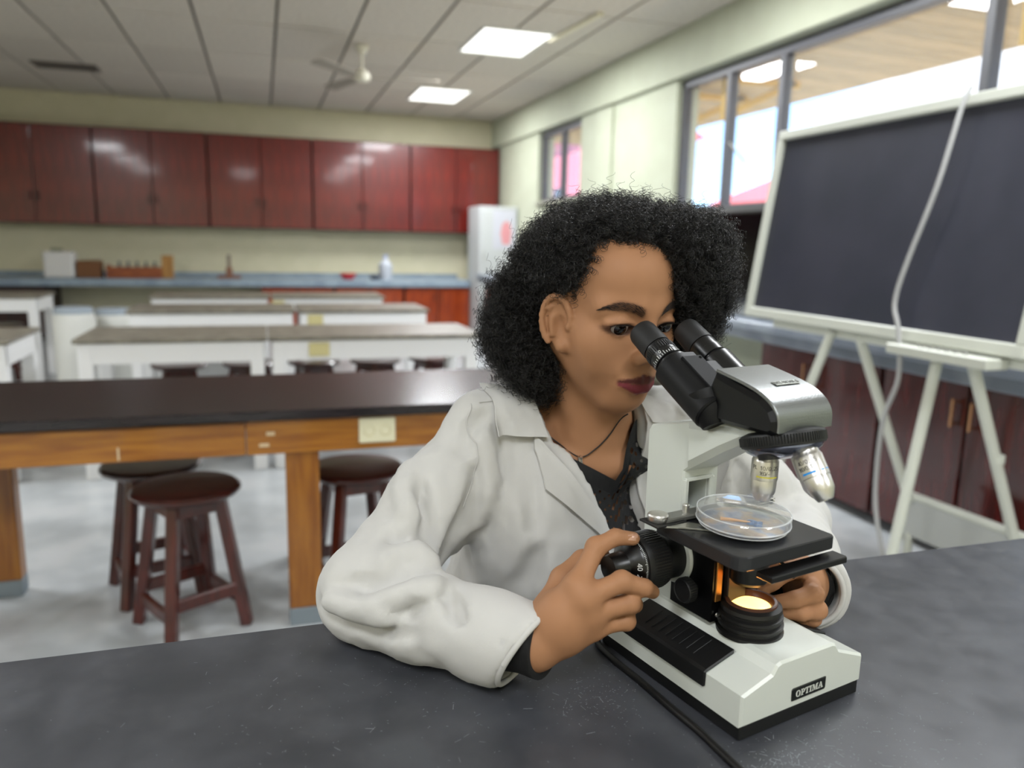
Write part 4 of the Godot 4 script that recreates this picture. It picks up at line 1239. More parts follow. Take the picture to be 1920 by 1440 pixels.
	ag.lathe([Vector2(0, 0.0016), Vector2(0.0372, 0.0016), Vector2(0.0372, 0.0022), Vector2(0.0355, 0.0028), Vector2(0, 0.0030)], 60)
	var agm := textured("culture", noise_tex(3, 0.02, 4, [[0.2, Color(0.30, 0.36, 0.46)], [0.38, Color(0.47, 0.49, 0.55)], [0.5, Color(0.50, 0.44, 0.40)], [0.65, Color(0.62, 0.53, 0.40)], [0.85, Color(0.55, 0.42, 0.33)]], 256, 120), Vector3(13, 13, 13), 0.3, false)
	part(dish, "culture", ag, agm, "mottled blue and tan culture")
	var rng := RandomNumberGenerator.new()
	rng.seed = 33
	for k in 9:
		var bm := mb()
		var a: float = rng.randf() * TAU
		var p := Vector3(0.006, 0.0075, 0.010) + Vector3(cos(a), 0, sin(a)) * rng.randf() * 0.008
		bm.x = Transform3D(Basis().scaled(Vector3(1, 0.25, 1)), p)
		var rr := 0.002 + rng.randf() * 0.0025
		bm.lathe([Vector2(rr, 0), Vector2(rr * 0.8, rr * 0.6), Vector2(rr * 0.4, rr * 0.9), Vector2(0, rr)], 12)
		part(dish, "colony", bm, mat("colony blue", Color(0.30, 0.46, 0.66), 0.5), "blue colony")
	part(dish, "streak", mb().tube([Vector3(-0.016, 0.0078, -0.012), Vector3(-0.009, 0.0080, -0.006), Vector3(0.002, 0.0078, 0.007)], [0.0022, 0.0016, 0.0008], 8), mat("streak tan", Color(0.85, 0.64, 0.42), 0.5), "tan streak")


# A distance field of rounded shapes, joined smoothly, and its surface.
class Field:
	var ty := PackedInt32Array()      # 0 tapered capsule, 1 ellipsoid, 2 cylinder, 3 slanted prism
	var op := PackedInt32Array()      # 0 add, 1 take away
	var kk := PackedFloat32Array()
	var pa := PackedVector3Array()
	var pb := PackedVector3Array()
	var ra := PackedFloat32Array()
	var rb := PackedFloat32Array()
	var inv := []
	var planes := []
	var x := Transform3D()            # applied to shapes as they are added
	var noise: FastNoiseLite
	var noise_amp := 0.0
	var noise_stretch := Vector3.ONE
	var noise2: FastNoiseLite
	var noise2_amp := 0.0
	var calm := []                    # places where the cloth lies flat

	func _add(t: int, o: int, k: float, a: Vector3, b: Vector3, r0: float, r1: float, i, pl) -> void:
		ty.append(t)
		op.append(o)
		kk.append(k)
		pa.append(a)
		pb.append(b)
		ra.append(r0)
		rb.append(r1)
		inv.append(i)
		planes.append(pl)

	func cap(a: Vector3, b: Vector3, r0: float, r1: float, k := 0.01, o := 0) -> void:
		_add(0, o, k, x * a, x * b, r0, r1, null, null)

	func ball(a: Vector3, r: float, k := 0.01, o := 0) -> void:
		var p := x * a
		_add(0, o, k, p, p, r, r, null, null)

	func chain(pts: Array, radii: Array, k := 0.01, o := 0) -> void:
		for i in pts.size() - 1:
			cap(pts[i], pts[i + 1], radii[i], radii[i + 1], k, o)

	func ell(c: Vector3, r: Vector3, turn := Basis(), k := 0.01, o := 0) -> void:
		_add(1, o, k, x * c, r, maxf(r.x, maxf(r.y, r.z)), 0.0, (x.basis * turn).inverse(), null)

	func cyl(a: Vector3, b: Vector3, r: float, k := 0.004, o := 1) -> void:
		_add(2, o, k, x * a, x * b, r, r, null, null)

	func wedge(outline: Array, z_back: float, k := 0.004, o := 1) -> void:
		# convex outline in x, y (counter-clockwise); everything in front of z_back
		var pl := []
		for i in outline.size():
			var e: Vector2 = outline[(i + 1) % outline.size()] - outline[i]
			var n := Vector2(e.y, -e.x).normalized()
			pl.append(Vector3(n.x, n.y, n.dot(outline[i])))
		_add(3, o, k, Vector3(0, 0, z_back), Vector3.ZERO, 0, 0, null, pl)

	func one(i: int, p: Vector3) -> float:
		match ty[i]:
			0:
				var a := pa[i]
				var ba := pb[i] - a
				var l := ba.length_squared()
				if l < 1e-12:
					return (p - a).length() - ra[i]
				var t := clampf((p - a).dot(ba) / l, 0.0, 1.0)
				return (p - a - ba * t).length() - lerpf(ra[i], rb[i], t)
			1:
				var q: Vector3 = inv[i] * (p - pa[i])
				var r := pb[i]
				var s := q / r
				var k0 := s.length()
				var k1 := (s / r).length()
				if k1 < 1e-6:
					return -minf(r.x, minf(r.y, r.z))
				return k0 * (k0 - 1.0) / k1
			2:
				var ax := pb[i] - pa[i]
				var l := ax.length()
				ax /= l
				var q := p - pa[i]
				var h := q.dot(ax)
				return maxf((q - ax * h).length() - ra[i], absf(h - l * 0.5) - l * 0.5)
			_:
				var d := pa[i].z - p.z
				for n in planes[i]:
					d = maxf(d, n.x * p.x + n.y * p.y - n.z)
				return d

	func at(p: Vector3, list: PackedInt32Array) -> float:
		var d := 1.0
		for i in list:
			var e := one(i, p)
			var k := kk[i]
			if op[i] == 0:
				var h := maxf(k - absf(d - e), 0.0) / k
				d = minf(d, e) - h * h * k * 0.25
			else:
				var h := maxf(k - absf(d + e), 0.0) / k
				d = maxf(d, -e) + h * h * k * 0.25
		if noise_amp > 0.0 and absf(d) < 0.05:
			var w := 1.0
			for q in calm:
				w *= smoothstep(0.035, 0.09, p.distance_to(q))
			if w > 0.0:
				d += noise.get_noise_3dv(p * noise_stretch) * noise_amp * w
				if noise2_amp > 0.0:
					d += noise2.get_noise_3dv(p) * noise2_amp * w
		return d

	func all() -> PackedInt32Array:
		return PackedInt32Array(range(ty.size()))

	func near(c: Vector3, reach: float) -> PackedInt32Array:
		# the shapes that matter within reach of c
		var best := 1e9
		var ds := PackedFloat32Array()
		ds.resize(ty.size())
		for i in ty.size():
			ds[i] = one(i, c)
			if op[i] == 0:
				best = minf(best, ds[i])
		var out := PackedInt32Array()
		for i in ty.size():
			if op[i] == 0:
				if ds[i] < maxf(best, 0.0) + 2.6 * reach + kk[i] * 1.5:
					out.append(i)
			elif ds[i] < 1.6 * reach + kk[i]:
				out.append(i)
		return out

	func hit(from: Vector3, dir: Vector3, gap: float, far := 0.6) -> Vector3:
		# marches to where the field is gap
		var t := 0.0
		var list := all()
		for s in 60:
			var d := at(from + dir * t, list) - gap
			if d < 0.0003:
				break
			t += d * 0.8
			if t > far:
				break
		return from + dir * t

	func grad(p: Vector3) -> Vector3:
		var list := near(p, 0.006)
		var e := 0.0012
		return Vector3(at(p + Vector3(e, 0, 0), list) - at(p - Vector3(e, 0, 0), list), at(p + Vector3(0, e, 0), list) - at(p - Vector3(0, e, 0), list), at(p + Vector3(0, 0, e), list) - at(p - Vector3(0, 0, e), list)).normalized()

	func surface(out: MB, lo: Vector3, hi: Vector3, h: float) -> void:
		# surface nets: a vertex in every crossed cell, a quad round every crossed edge
		var n := 6
		var m := n + 1
		var bs := h * n
		var cells := {}
		var shared := {}
		var places := PackedVector3Array()
		var keys := PackedInt64Array()
		var signs := PackedInt32Array()
		var nb := Vector3i(((hi - lo) / bs).ceil())
		var reach := bs * 0.88
		var val := PackedFloat32Array()
		val.resize(m * m * m)
		for bz in nb.z:
			for by in nb.y:
				for bx in nb.x:
					var o := lo + Vector3(bx, by, bz) * bs
					var mid := o + Vector3.ONE * bs * 0.5
					var list := near(mid, reach)
					if list.is_empty():
						continue
					if absf(at(mid, list)) > reach * 1.35 + noise_amp:
						continue
					var w := 0
					var any := 0
					for k in m:
						for j in m:
							for i in m:
								var d := 0.0
								if i == 0 or j == 0 or k == 0 or i == n or j == n or k == n:
									# samples shared with the next block are taken once, so that no gaps open
									var sk := (bx * n + i) + 2048 * ((by * n + j) + 2048 * (bz * n + k))
									var known = shared.get(sk)
									if known == null:
										d = at(o + Vector3(i, j, k) * h, list)
										shared[sk] = d
									else:
										d = known
								else:
									d = at(o + Vector3(i, j, k) * h, list)
								val[w] = d
								any |= 1 if d < 0.0 else 2
								w += 1
					if any != 3:
						continue
					for k in n:
						for j in n:
							for i in n:
								var c0 := i + m * (j + m * k)
								var v0 := val[c0]
								var v1 := val[c0 + 1]
								var v2 := val[c0 + m]
								var v3 := val[c0 + m + 1]
								var v4 := val[c0 + m * m]
								var v5 := val[c0 + m * m + 1]
								var v6 := val[c0 + m * m + m]
								var v7 := val[c0 + m * m + m + 1]
								var s := (1 if v0 < 0 else 0) | (2 if v1 < 0 else 0) | (4 if v2 < 0 else 0) | (8 if v3 < 0 else 0) | (16 if v4 < 0 else 0) | (32 if v5 < 0 else 0) | (64 if v6 < 0 else 0) | (128 if v7 < 0 else 0)
								if s == 0 or s == 255:
									continue
								var p := Vector3.ZERO
								var cnt := 0
								if (v0 < 0) != (v1 < 0):
									p += Vector3(v0 / (v0 - v1), 0, 0)
									cnt += 1
								if (v2 < 0) != (v3 < 0):
									p += Vector3(v2 / (v2 - v3), 1, 0)
									cnt += 1
								if (v4 < 0) != (v5 < 0):
									p += Vector3(v4 / (v4 - v5), 0, 1)
									cnt += 1
								if (v6 < 0) != (v7 < 0):
									p += Vector3(v6 / (v6 - v7), 1, 1)
									cnt += 1
								if (v0 < 0) != (v2 < 0):
									p += Vector3(0, v0 / (v0 - v2), 0)
									cnt += 1
								if (v1 < 0) != (v3 < 0):
									p += Vector3(1, v1 / (v1 - v3), 0)
									cnt += 1
								if (v4 < 0) != (v6 < 0):
									p += Vector3(0, v4 / (v4 - v6), 1)
									cnt += 1
								if (v5 < 0) != (v7 < 0):
									p += Vector3(1, v5 / (v5 - v7), 1)
									cnt += 1
								if (v0 < 0) != (v4 < 0):
									p += Vector3(0, 0, v0 / (v0 - v4))
									cnt += 1
								if (v1 < 0) != (v5 < 0):
									p += Vector3(1, 0, v1 / (v1 - v5))
									cnt += 1
								if (v2 < 0) != (v6 < 0):
									p += Vector3(0, 1, v2 / (v2 - v6))
									cnt += 1
								if (v3 < 0) != (v7 < 0):
									p += Vector3(1, 1, v3 / (v3 - v7))
									cnt += 1
								p = o + (Vector3(i, j, k) + p / cnt) * h
								var key := (bx * n + i) + 2048 * ((by * n + j) + 2048 * (bz * n + k))
								cells[key] = places.size()
								places.append(p)
								keys.append(key)
								signs.append(s)
		var first := out.v.size()
		var acc := PackedVector3Array()
		acc.resize(places.size())
		var steps := [[1, 2048, 4194304], [2048, 4194304, 1], [4194304, 1, 2048]]
		for c in places.size():
			var s := signs[c]
			var inside := s & 1
			for ax in 3:
				var other := (s >> (1 << ax)) & 1
				if inside == other:
					continue
				var u: int = steps[ax][1]
				var w: int = steps[ax][2]
				var b = cells.get(keys[c] - u)
				var d = cells.get(keys[c] - u - w)
				var e = cells.get(keys[c] - w)
				if b == null or d == null or e == null:
					continue
				var i1: int = b if inside else e
				var i3: int = e if inside else b
				var g := (places[d] - places[c]).cross(places[i3] - places[i1])
				acc[c] += g
				acc[i1] += g
				acc[d] += g
				acc[i3] += g
				out.ix.append_array([first + c, first + i1, first + int(d), first + c, first + int(d), first + i3])
		for c in places.size():
			out.put(places[c], acc[c].normalized())


# ---------- the person ----------
const MOUTH := -0.0612
const HIP := Vector3(0.05, -0.86, -0.52)       # scope frame: the point of the floor below the seat
var head_x := Transform3D()                    # head frame -> person frame
var skin_f: Field
var coat_f: Field
var hair_f: Field


func pp(a: float, h: float, b: float) -> Vector3:
	# scope frame (right, up from the bench, away from the camera side) -> person frame
	return Vector3(a, h, -b) - HIP


func hp(x: float, y: float, z: float) -> Vector3:
	return head_x * Vector3(x, y, z)


func skin_paint(p: Vector3) -> Color:
	var q := head_x.affine_inverse() * p
	var skin := Color(0.345, 0.170, 0.088)
	var s := absf(q.x)
	if q.z > 0.03 and q.y < 0.08 and q.y > -0.12:
		# lips
		var my := q.y - MOUTH
		var up := smoothstep(-0.0015, 0.0010, my) * (1.0 - smoothstep(0.0092 - s * 0.27, 0.0108 - s * 0.27, my))
		var low := smoothstep(-0.0165 + s * 0.46, -0.0145 + s * 0.46, my) * (1.0 - smoothstep(-0.0005, 0.0015, my))
		var lip := maxf(up, low) * (1.0 - smoothstep(0.0245, 0.0272, s)) * smoothstep(0.066, 0.070, q.z)
		skin = skin.lerp(Color(0.15, 0.022, 0.034) if my < 0.0 else Color(0.075, 0.018, 0.02), lip * 0.95)
		# eyebrows
		var by := 0.0150 + 0.0060 * (1.0 - pow((s - 0.034) / 0.022, 2.0))
		var bt := 0.0042 * (1.0 - smoothstep(0.035, 0.056, s)) + 0.0008
		var brow := (1.0 - smoothstep(bt * 0.6, bt * 1.5, absf(q.y - by))) * smoothstep(0.009, 0.014, s) * (1.0 - smoothstep(0.050, 0.057, s))
		skin = skin.lerp(Color(0.03, 0.016, 0.011), brow * 0.75)
		# eye liner round the lids
		var el := Vector2((s - 0.031) / 0.0175, (q.y + 0.0030) / 0.0068).length()
		skin = skin.lerp(Color(0.035, 0.016, 0.012), (1.0 - smoothstep(0.85, 1.25, el)) * 0.85)
	return skin


func make_skin() -> void:
	head_x = Transform3D(Basis(Vector3.UP, deg_to_rad(2.0)) * Basis(Vector3.RIGHT, deg_to_rad(8.0)), pp(0.067, 0.336, 0.302))
	var f := Field.new()
	skin_f = f
	f.x = head_x
	f.ell(Vector3(0, 0.028, -0.022), Vector3(0.0685, 0.072, 0.088), Basis(), 0.02)
	f.ell(Vector3(0, -0.008, 0.016), Vector3(0.0590, 0.076, 0.064), Basis(), 0.02)
	f.ell(Vector3(0, 0.045, 0.030), Vector3(0.056, 0.045, 0.0505), Basis(), 0.02)
	for s: float in [-1.0, 1.0]:
		f.ball(Vector3(s * 0.0445, -0.022, 0.044), 0.0195, 0.022)
		f.ball(Vector3(s * 0.033, -0.046, 0.044), 0.0195, 0.022)
		f.cap(Vector3(s * 0.046, -0.034, -0.002), Vector3(s * 0.017, -0.083, 0.050), 0.0145, 0.0132, 0.022)
		f.cap(Vector3(s * 0.011, 0.0185, 0.0735), Vector3(s * 0.046, 0.0165, 0.054), 0.0088, 0.0088, 0.014)
	f.ball(Vector3(0, -0.083, 0.058), 0.0160, 0.020)
	f.ell(Vector3(0, -0.057, 0.056), Vector3(0.028, 0.023, 0.0255), Basis(), 0.018)
	# nose
	f.cap(Vector3(0, 0.012, 0.0755), Vector3(0, -0.024, 0.0945), 0.0060, 0.0072, 0.012)
	f.ball(Vector3(0, -0.0290, 0.0955), 0.0084, 0.006)
	for s: float in [-1.0, 1.0]:
		f.ball(Vector3(s * 0.0112, -0.0330, 0.0850), 0.0070, 0.010)
	for s: float in [-1.0, 1.0]:
		# sockets, lids and the opening between them
		f.ell(Vector3(s * 0.031, 0.0005, 0.0890), Vector3(0.0185, 0.0125, 0.0155), Basis(), 0.013, 1)
		f.ball(Vector3(s * 0.031, 0.0, 0.0640), 0.0139, 0.004)
		f.cap(Vector3(s * 0.0185, 0.0020, 0.0715), Vector3(s * 0.045, 0.0020, 0.0655), 0.0040, 0.0036, 0.005)
		f.ell(Vector3(s * 0.0315, -0.0034, 0.0785), Vector3(0.0165, 0.0058, 0.0125), Basis(Vector3.UP, s * 0.22), 0.0014, 1)
		f.ball(Vector3(s * 0.0062, -0.0388, 0.0915), 0.0032, 0.003, 1)
	# lips
	for s: float in [-1.0, 1.0]:
		f.cap(Vector3(s * 0.0260, MOUTH + 0.0005, 0.0715), Vector3(s * 0.0055, MOUTH + 0.0042, 0.0820), 0.0026, 0.0046, 0.005)
		f.cap(Vector3(s * 0.0215, MOUTH - 0.0020, 0.0735), Vector3(s * 0.004, MOUTH - 0.0066, 0.0805), 0.0032, 0.0075, 0.005)
		f.cap(Vector3(s * 0.0270, MOUTH - 0.0002, 0.0745), Vector3(0, MOUTH - 0.0004, 0.0925), 0.0013, 0.0013, 0.0022, 1)
		f.ball(Vector3(s * 0.0300, MOUTH, 0.0735), 0.0030, 0.007, 1)
	f.ball(Vector3(0, MOUTH - 0.0190, 0.0850), 0.0050, 0.012, 1)
	# ears
	for s: float in [-1.0, 1.0]:
		var turn := Basis(Vector3.UP, -s * 0.60) * Basis(Vector3.RIGHT, -0.15)
		var ec := Vector3(s * 0.0690, -0.007, 0.012)
		f.ell(ec, Vector3(0.0040, 0.0280, 0.0170), turn, 0.004)
		var rim := []
		var rr := []
		for k in 15:
			var a := lerpf(-0.10, 4.05, k / 14.0)
			rim.append(ec + turn * Vector3(s * 0.0050, sin(a) * 0.0275, cos(a) * 0.0165))
			rr.append(0.0033)
		f.chain(rim, rr, 0.002)
		f.cap(ec + turn * Vector3(s * 0.0045, 0.014, -0.006), ec + turn * Vector3(s * 0.0045, -0.014, -0.005), 0.0030, 0.0030, 0.003)
		f.ball(ec + turn * Vector3(s * 0.002, -0.0275, 0.0045), 0.0072, 0.006)
		f.ell(ec + turn * Vector3(s * 0.0070, -0.004, 0.0045), Vector3(0.0075, 0.0125, 0.0070), turn, 0.002, 1)
		f.cap(ec + turn * Vector3(s * 0.0068, 0.018, 0.002), ec + turn * Vector3(s * 0.0068, 0.004, -0.0105), 0.0034, 0.0026, 0.002, 1)
		f.ball(ec + turn * Vector3(s * 0.0045, -0.006, 0.0135), 0.0042, 0.003)
	# neck, shoulders, chest
	f.x = Transform3D()
	f.cap(hp(0.004, -0.030, -0.032), pp(0.086, 0.185, 0.342), 0.0430, 0.0420, 0.022)
	f.cap(hp(0.0, -0.060, 0.018), pp(0.080, 0.20, 0.315), 0.030, 0.030, 0.03)
	f.cap(hp(-0.042, -0.05, -0.03), pp(0.072, 0.158, 0.305), 0.010, 0.0085, 0.022)
	f.cap(hp(0.046, -0.05, -0.03), pp(0.096, 0.156, 0.298), 0.012, 0.0085, 0.022)
	var yaw := Basis(Vector3.UP, 0.34)
	f.ell(pp(0.082, 0.072, 0.372), Vector3(0.126, 0.112, 0.081), yaw, 0.04)
	f.cap(pp(-0.010, 0.168, 0.402), pp(0.195, 0.162, 0.316), 0.026, 0.026, 0.03)
	f.cap(pp(0.055, 0.200, 0.374), pp(-0.01, 0.176, 0.402), 0.024, 0.024, 0.03)
	f.cap(pp(0.105, 0.200, 0.356), pp(0.19, 0.168, 0.318), 0.024, 0.026, 0.03)
	f.cap(pp(0.074, 0.150, 0.304), pp(0.010, 0.160, 0.336), 0.0085, 0.008, 0.02)
	f.cap(pp(0.098, 0.149, 0.296), pp(0.15, 0.154, 0.292), 0.0085, 0.008, 0.02)
	for q in [pp(0.040, 0.030, 0.318), pp(0.128, 0.030, 0.288)]:
		f.ball(q, 0.050, 0.04)


func hand(f: Field, wrist: Vector3, elbow: Vector3, fingers: Array, thumb: Array) -> void:
	f.cap(elbow, wrist, 0.0255, 0.0195, 0.02)
	var rad := [[0.0102, 0.0088, 0.0076, 0.0064], [0.0104, 0.0092, 0.0078, 0.0066], [0.0100, 0.0088, 0.0075, 0.0062], [0.0092, 0.0078, 0.0068, 0.0056]]
	for i in 4:
		var q: Array = fingers[i]
		f.cap(wrist, q[0], 0.0175, 0.0112, 0.014)
		for k in 3:
			f.cap(q[k], q[k + 1], rad[i][k], rad[i][k + 1], 0.0035)
		f.ball(q[1] + (q[1] - (q[0] + q[2]) * 0.5).normalized() * 0.0012, rad[i][1] * 0.98, 0.004)
	for i in 3:
		f.cap(fingers[i][0], fingers[i + 1][0], 0.0108, 0.0104, 0.010)
		f.cap(wrist.lerp(fingers[i][0], 0.55), wrist.lerp(fingers[i + 1][0], 0.55), 0.015, 0.0145, 0.016)
	f.cap(wrist, thumb[0], 0.0165, 0.0135, 0.014)
	f.cap(thumb[0], thumb[1], 0.0145, 0.0115, 0.010)
	f.cap(thumb[1], thumb[2], 0.0110, 0.0098, 0.004)
	f.cap(thumb[2], thumb[3], 0.0098, 0.0078, 0.004)


func nail(tip: Vector3, along: Vector3, up: Vector3, w: float, l: float) -> MB:
	var m := mb()
	along = along.normalized()
	var side := along.cross(up).normalized()
	up = side.cross(along).normalized()
	var rows := []
	for i in 6:
		var row := PackedVector3Array()
		var u := i / 5.0
		for j in 7:
			var v := j / 3.0 - 1.0
			var edge := sqrt(maxf(0.0, 1.0 - pow(u * 2.0 - 1.0, 4.0))) * 0.3 + 0.7
			row.append(tip + along * (u - 0.5) * l + side * v * w * 0.5 * edge + up * (-0.30 * w * v * v - 0.0004 * u))
		rows.append(row)
	m.sheet(rows)
	return m


const R_FINGERS := [[[-0.083, 0.108, 0.124], [-0.056, 0.136, 0.134], [-0.037, 0.144, 0.130], [-0.0205, 0.1415, 0.1245]], [[-0.081, 0.099, 0.117], [-0.047, 0.112, 0.106], [-0.025, 0.104, 0.0995], [-0.011, 0.0950, 0.1045]], [[-0.075, 0.083, 0.117], [-0.038, 0.090, 0.104], [-0.024, 0.0815, 0.114], [-0.034, 0.080, 0.126]], [[-0.067, 0.067, 0.120], [-0.037, 0.070, 0.109], [-0.027, 0.064, 0.120], [-0.037, 0.063, 0.129]]]
const R_THUMB := [[-0.093, 0.076, 0.150], [-0.074, 0.099, 0.160], [-0.050, 0.112, 0.162], [-0.026, 0.112, 0.163]]
const L_FINGERS := [[[0.168, 0.090, 0.082], [0.136, 0.0980, 0.074], [0.115, 0.0895, 0.075], [0.099, 0.0800, 0.080]], [[0.172, 0.079, 0.077], [0.147, 0.0800, 0.052], [0.127, 0.0765, 0.057], [0.111, 0.0735, 0.066]], [[0.171, 0.066, 0.075], [0.151, 0.0640, 0.049], [0.135, 0.0610, 0.055], [0.122, 0.0600, 0.066]], [[0.168, 0.055, 0.075], [0.153, 0.0520, 0.055], [0.141, 0.0515, 0.061], [0.131, 0.0520, 0.071]]]
const L_THUMB := [[0.180, 0.080, 0.105], [0.158, 0.092, 0.108], [0.136, 0.096, 0.102], [0.116, 0.092, 0.097]]


func placed(list: Array) -> Array:
	return list.map(func(q): return pp(q[0], q[1], q[2]))


func make_coat() -> void:
	var f := Field.new()
	coat_f = f
	var yaw := Basis(Vector3.UP, 0.34)
	f.ell(pp(0.082, 0.070, 0.372), Vector3(0.150, 0.135, 0.098), yaw, 0.04)
	f.cap(pp(0.072, 0.02, 0.392), pp(0.05, -0.28, 0.50), 0.118, 0.150, 0.05)
	for q in [pp(0.036, 0.030, 0.322), pp(0.130, 0.030, 0.290)]:
		f.ball(q, 0.056, 0.05)
	f.cap(pp(-0.022, 0.184, 0.400), pp(0.212, 0.175, 0.306), 0.038, 0.044, 0.04)
	f.cap(pp(0.045, 0.212, 0.375), pp(-0.018, 0.188, 0.400), 0.034, 0.038, 0.04)
	f.cap(pp(0.112, 0.210, 0.352), pp(0.208, 0.180, 0.308), 0.038, 0.044, 0.04)
	# right sleeve (left in the picture): shoulder, elbow on the bench, cuff
	f.chain([pp(-0.028, 0.180, 0.398), pp(-0.108, 0.112, 0.374), pp(-0.205, 0.048, 0.322)], [0.048, 0.049, 0.050], 0.03)
	f.chain([pp(-0.207, 0.047, 0.318), pp(-0.172, 0.043, 0.252), pp(-0.136, 0.0435, 0.188), pp(-0.100, 0.0465, 0.115)], [0.050, 0.044, 0.0400, 0.0425], 0.02)
	# left sleeve
	f.chain([pp(0.215, 0.172, 0.304), pp(0.290, 0.10, 0.285), pp(0.345, 0.055, 0.250)], [0.052, 0.054, 0.050], 0.04)
	f.chain([pp(0.345, 0.052, 0.248), pp(0.262, 0.056, 0.165), pp(0.186, 0.062, 0.092), pp(0.14, 0.064, 0.045)], [0.050, 0.044, 0.040, 0.040], 0.02)
	# cuffs are cut straight and hollow
	var rd := (pp(-0.100, 0.042, 0.115) - pp(-0.136, 0.042, 0.188)).normalized()
	var rn := (rd + Vector3(0, -0.50, 0)).normalized()
	var rc := pp(-0.117, 0.0450, 0.151)
	f.cyl(rc, rc + rn * 0.12, 0.085)
	f.cyl(rc - rd * 0.045, rc + rd * 0.03, 0.0345, 0.004)
	var ld := (pp(0.186, 0.062, 0.092) - pp(0.262, 0.056, 0.165)).normalized()
	var lc := pp(0.178, 0.0625, 0.085)
	f.cyl(lc, lc + ld * 0.12, 0.085)
	f.cyl(lc - ld * 0.045, lc + ld * 0.02, 0.0330, 0.004)
	# the bench carries the sleeves
	f.wedge([Vector2(-2, -2), Vector2(2, -2), Vector2(2, -HIP.y + 0.0015), Vector2(-2, -HIP.y + 0.0015)], -0.315 - HIP.z, 0.004, 1)
	# open front
	f.wedge([Vector2(0.000, 0.40), Vector2(0.000, 0.187), Vector2(0.036, 0.124), Vector2(0.074, 0.058), Vector2(0.100, -0.02), Vector2(0.117, -0.02), Vector2(0.118, 0.06), Vector2(0.122, 0.153), Vector2(0.132, 0.217), Vector2(0.135, 0.40)].map(func(q): return q - Vector2(HIP.x, HIP.y)), -0.345 - HIP.z, 0.004, 1)
	# neck hole
	f.cap(hp(0, -0.05, -0.03), pp(0.080, 0.19, 0.345), 0.056, 0.058, 0.006, 1)
	folds(f)
	var n := FastNoiseLite.new()
	n.seed = 4
	n.noise_type = FastNoiseLite.TYPE_SIMPLEX_SMOOTH
	n.frequency = 8.5
	n.fractal_type = FastNoiseLite.FRACTAL_RIDGED
	n.fractal_octaves = 2
	f.noise = n
	f.noise_amp = 0.0030
	f.calm = [rc, lc]
	f.noise_stretch = Vector3(1.5, 0.75, 1.5)
	var n2 := FastNoiseLite.new()
	n2.seed = 6
	n2.frequency = 40.0
	n2.fractal_octaves = 2
	f.noise2 = n2
	f.noise2_amp = 0.0016


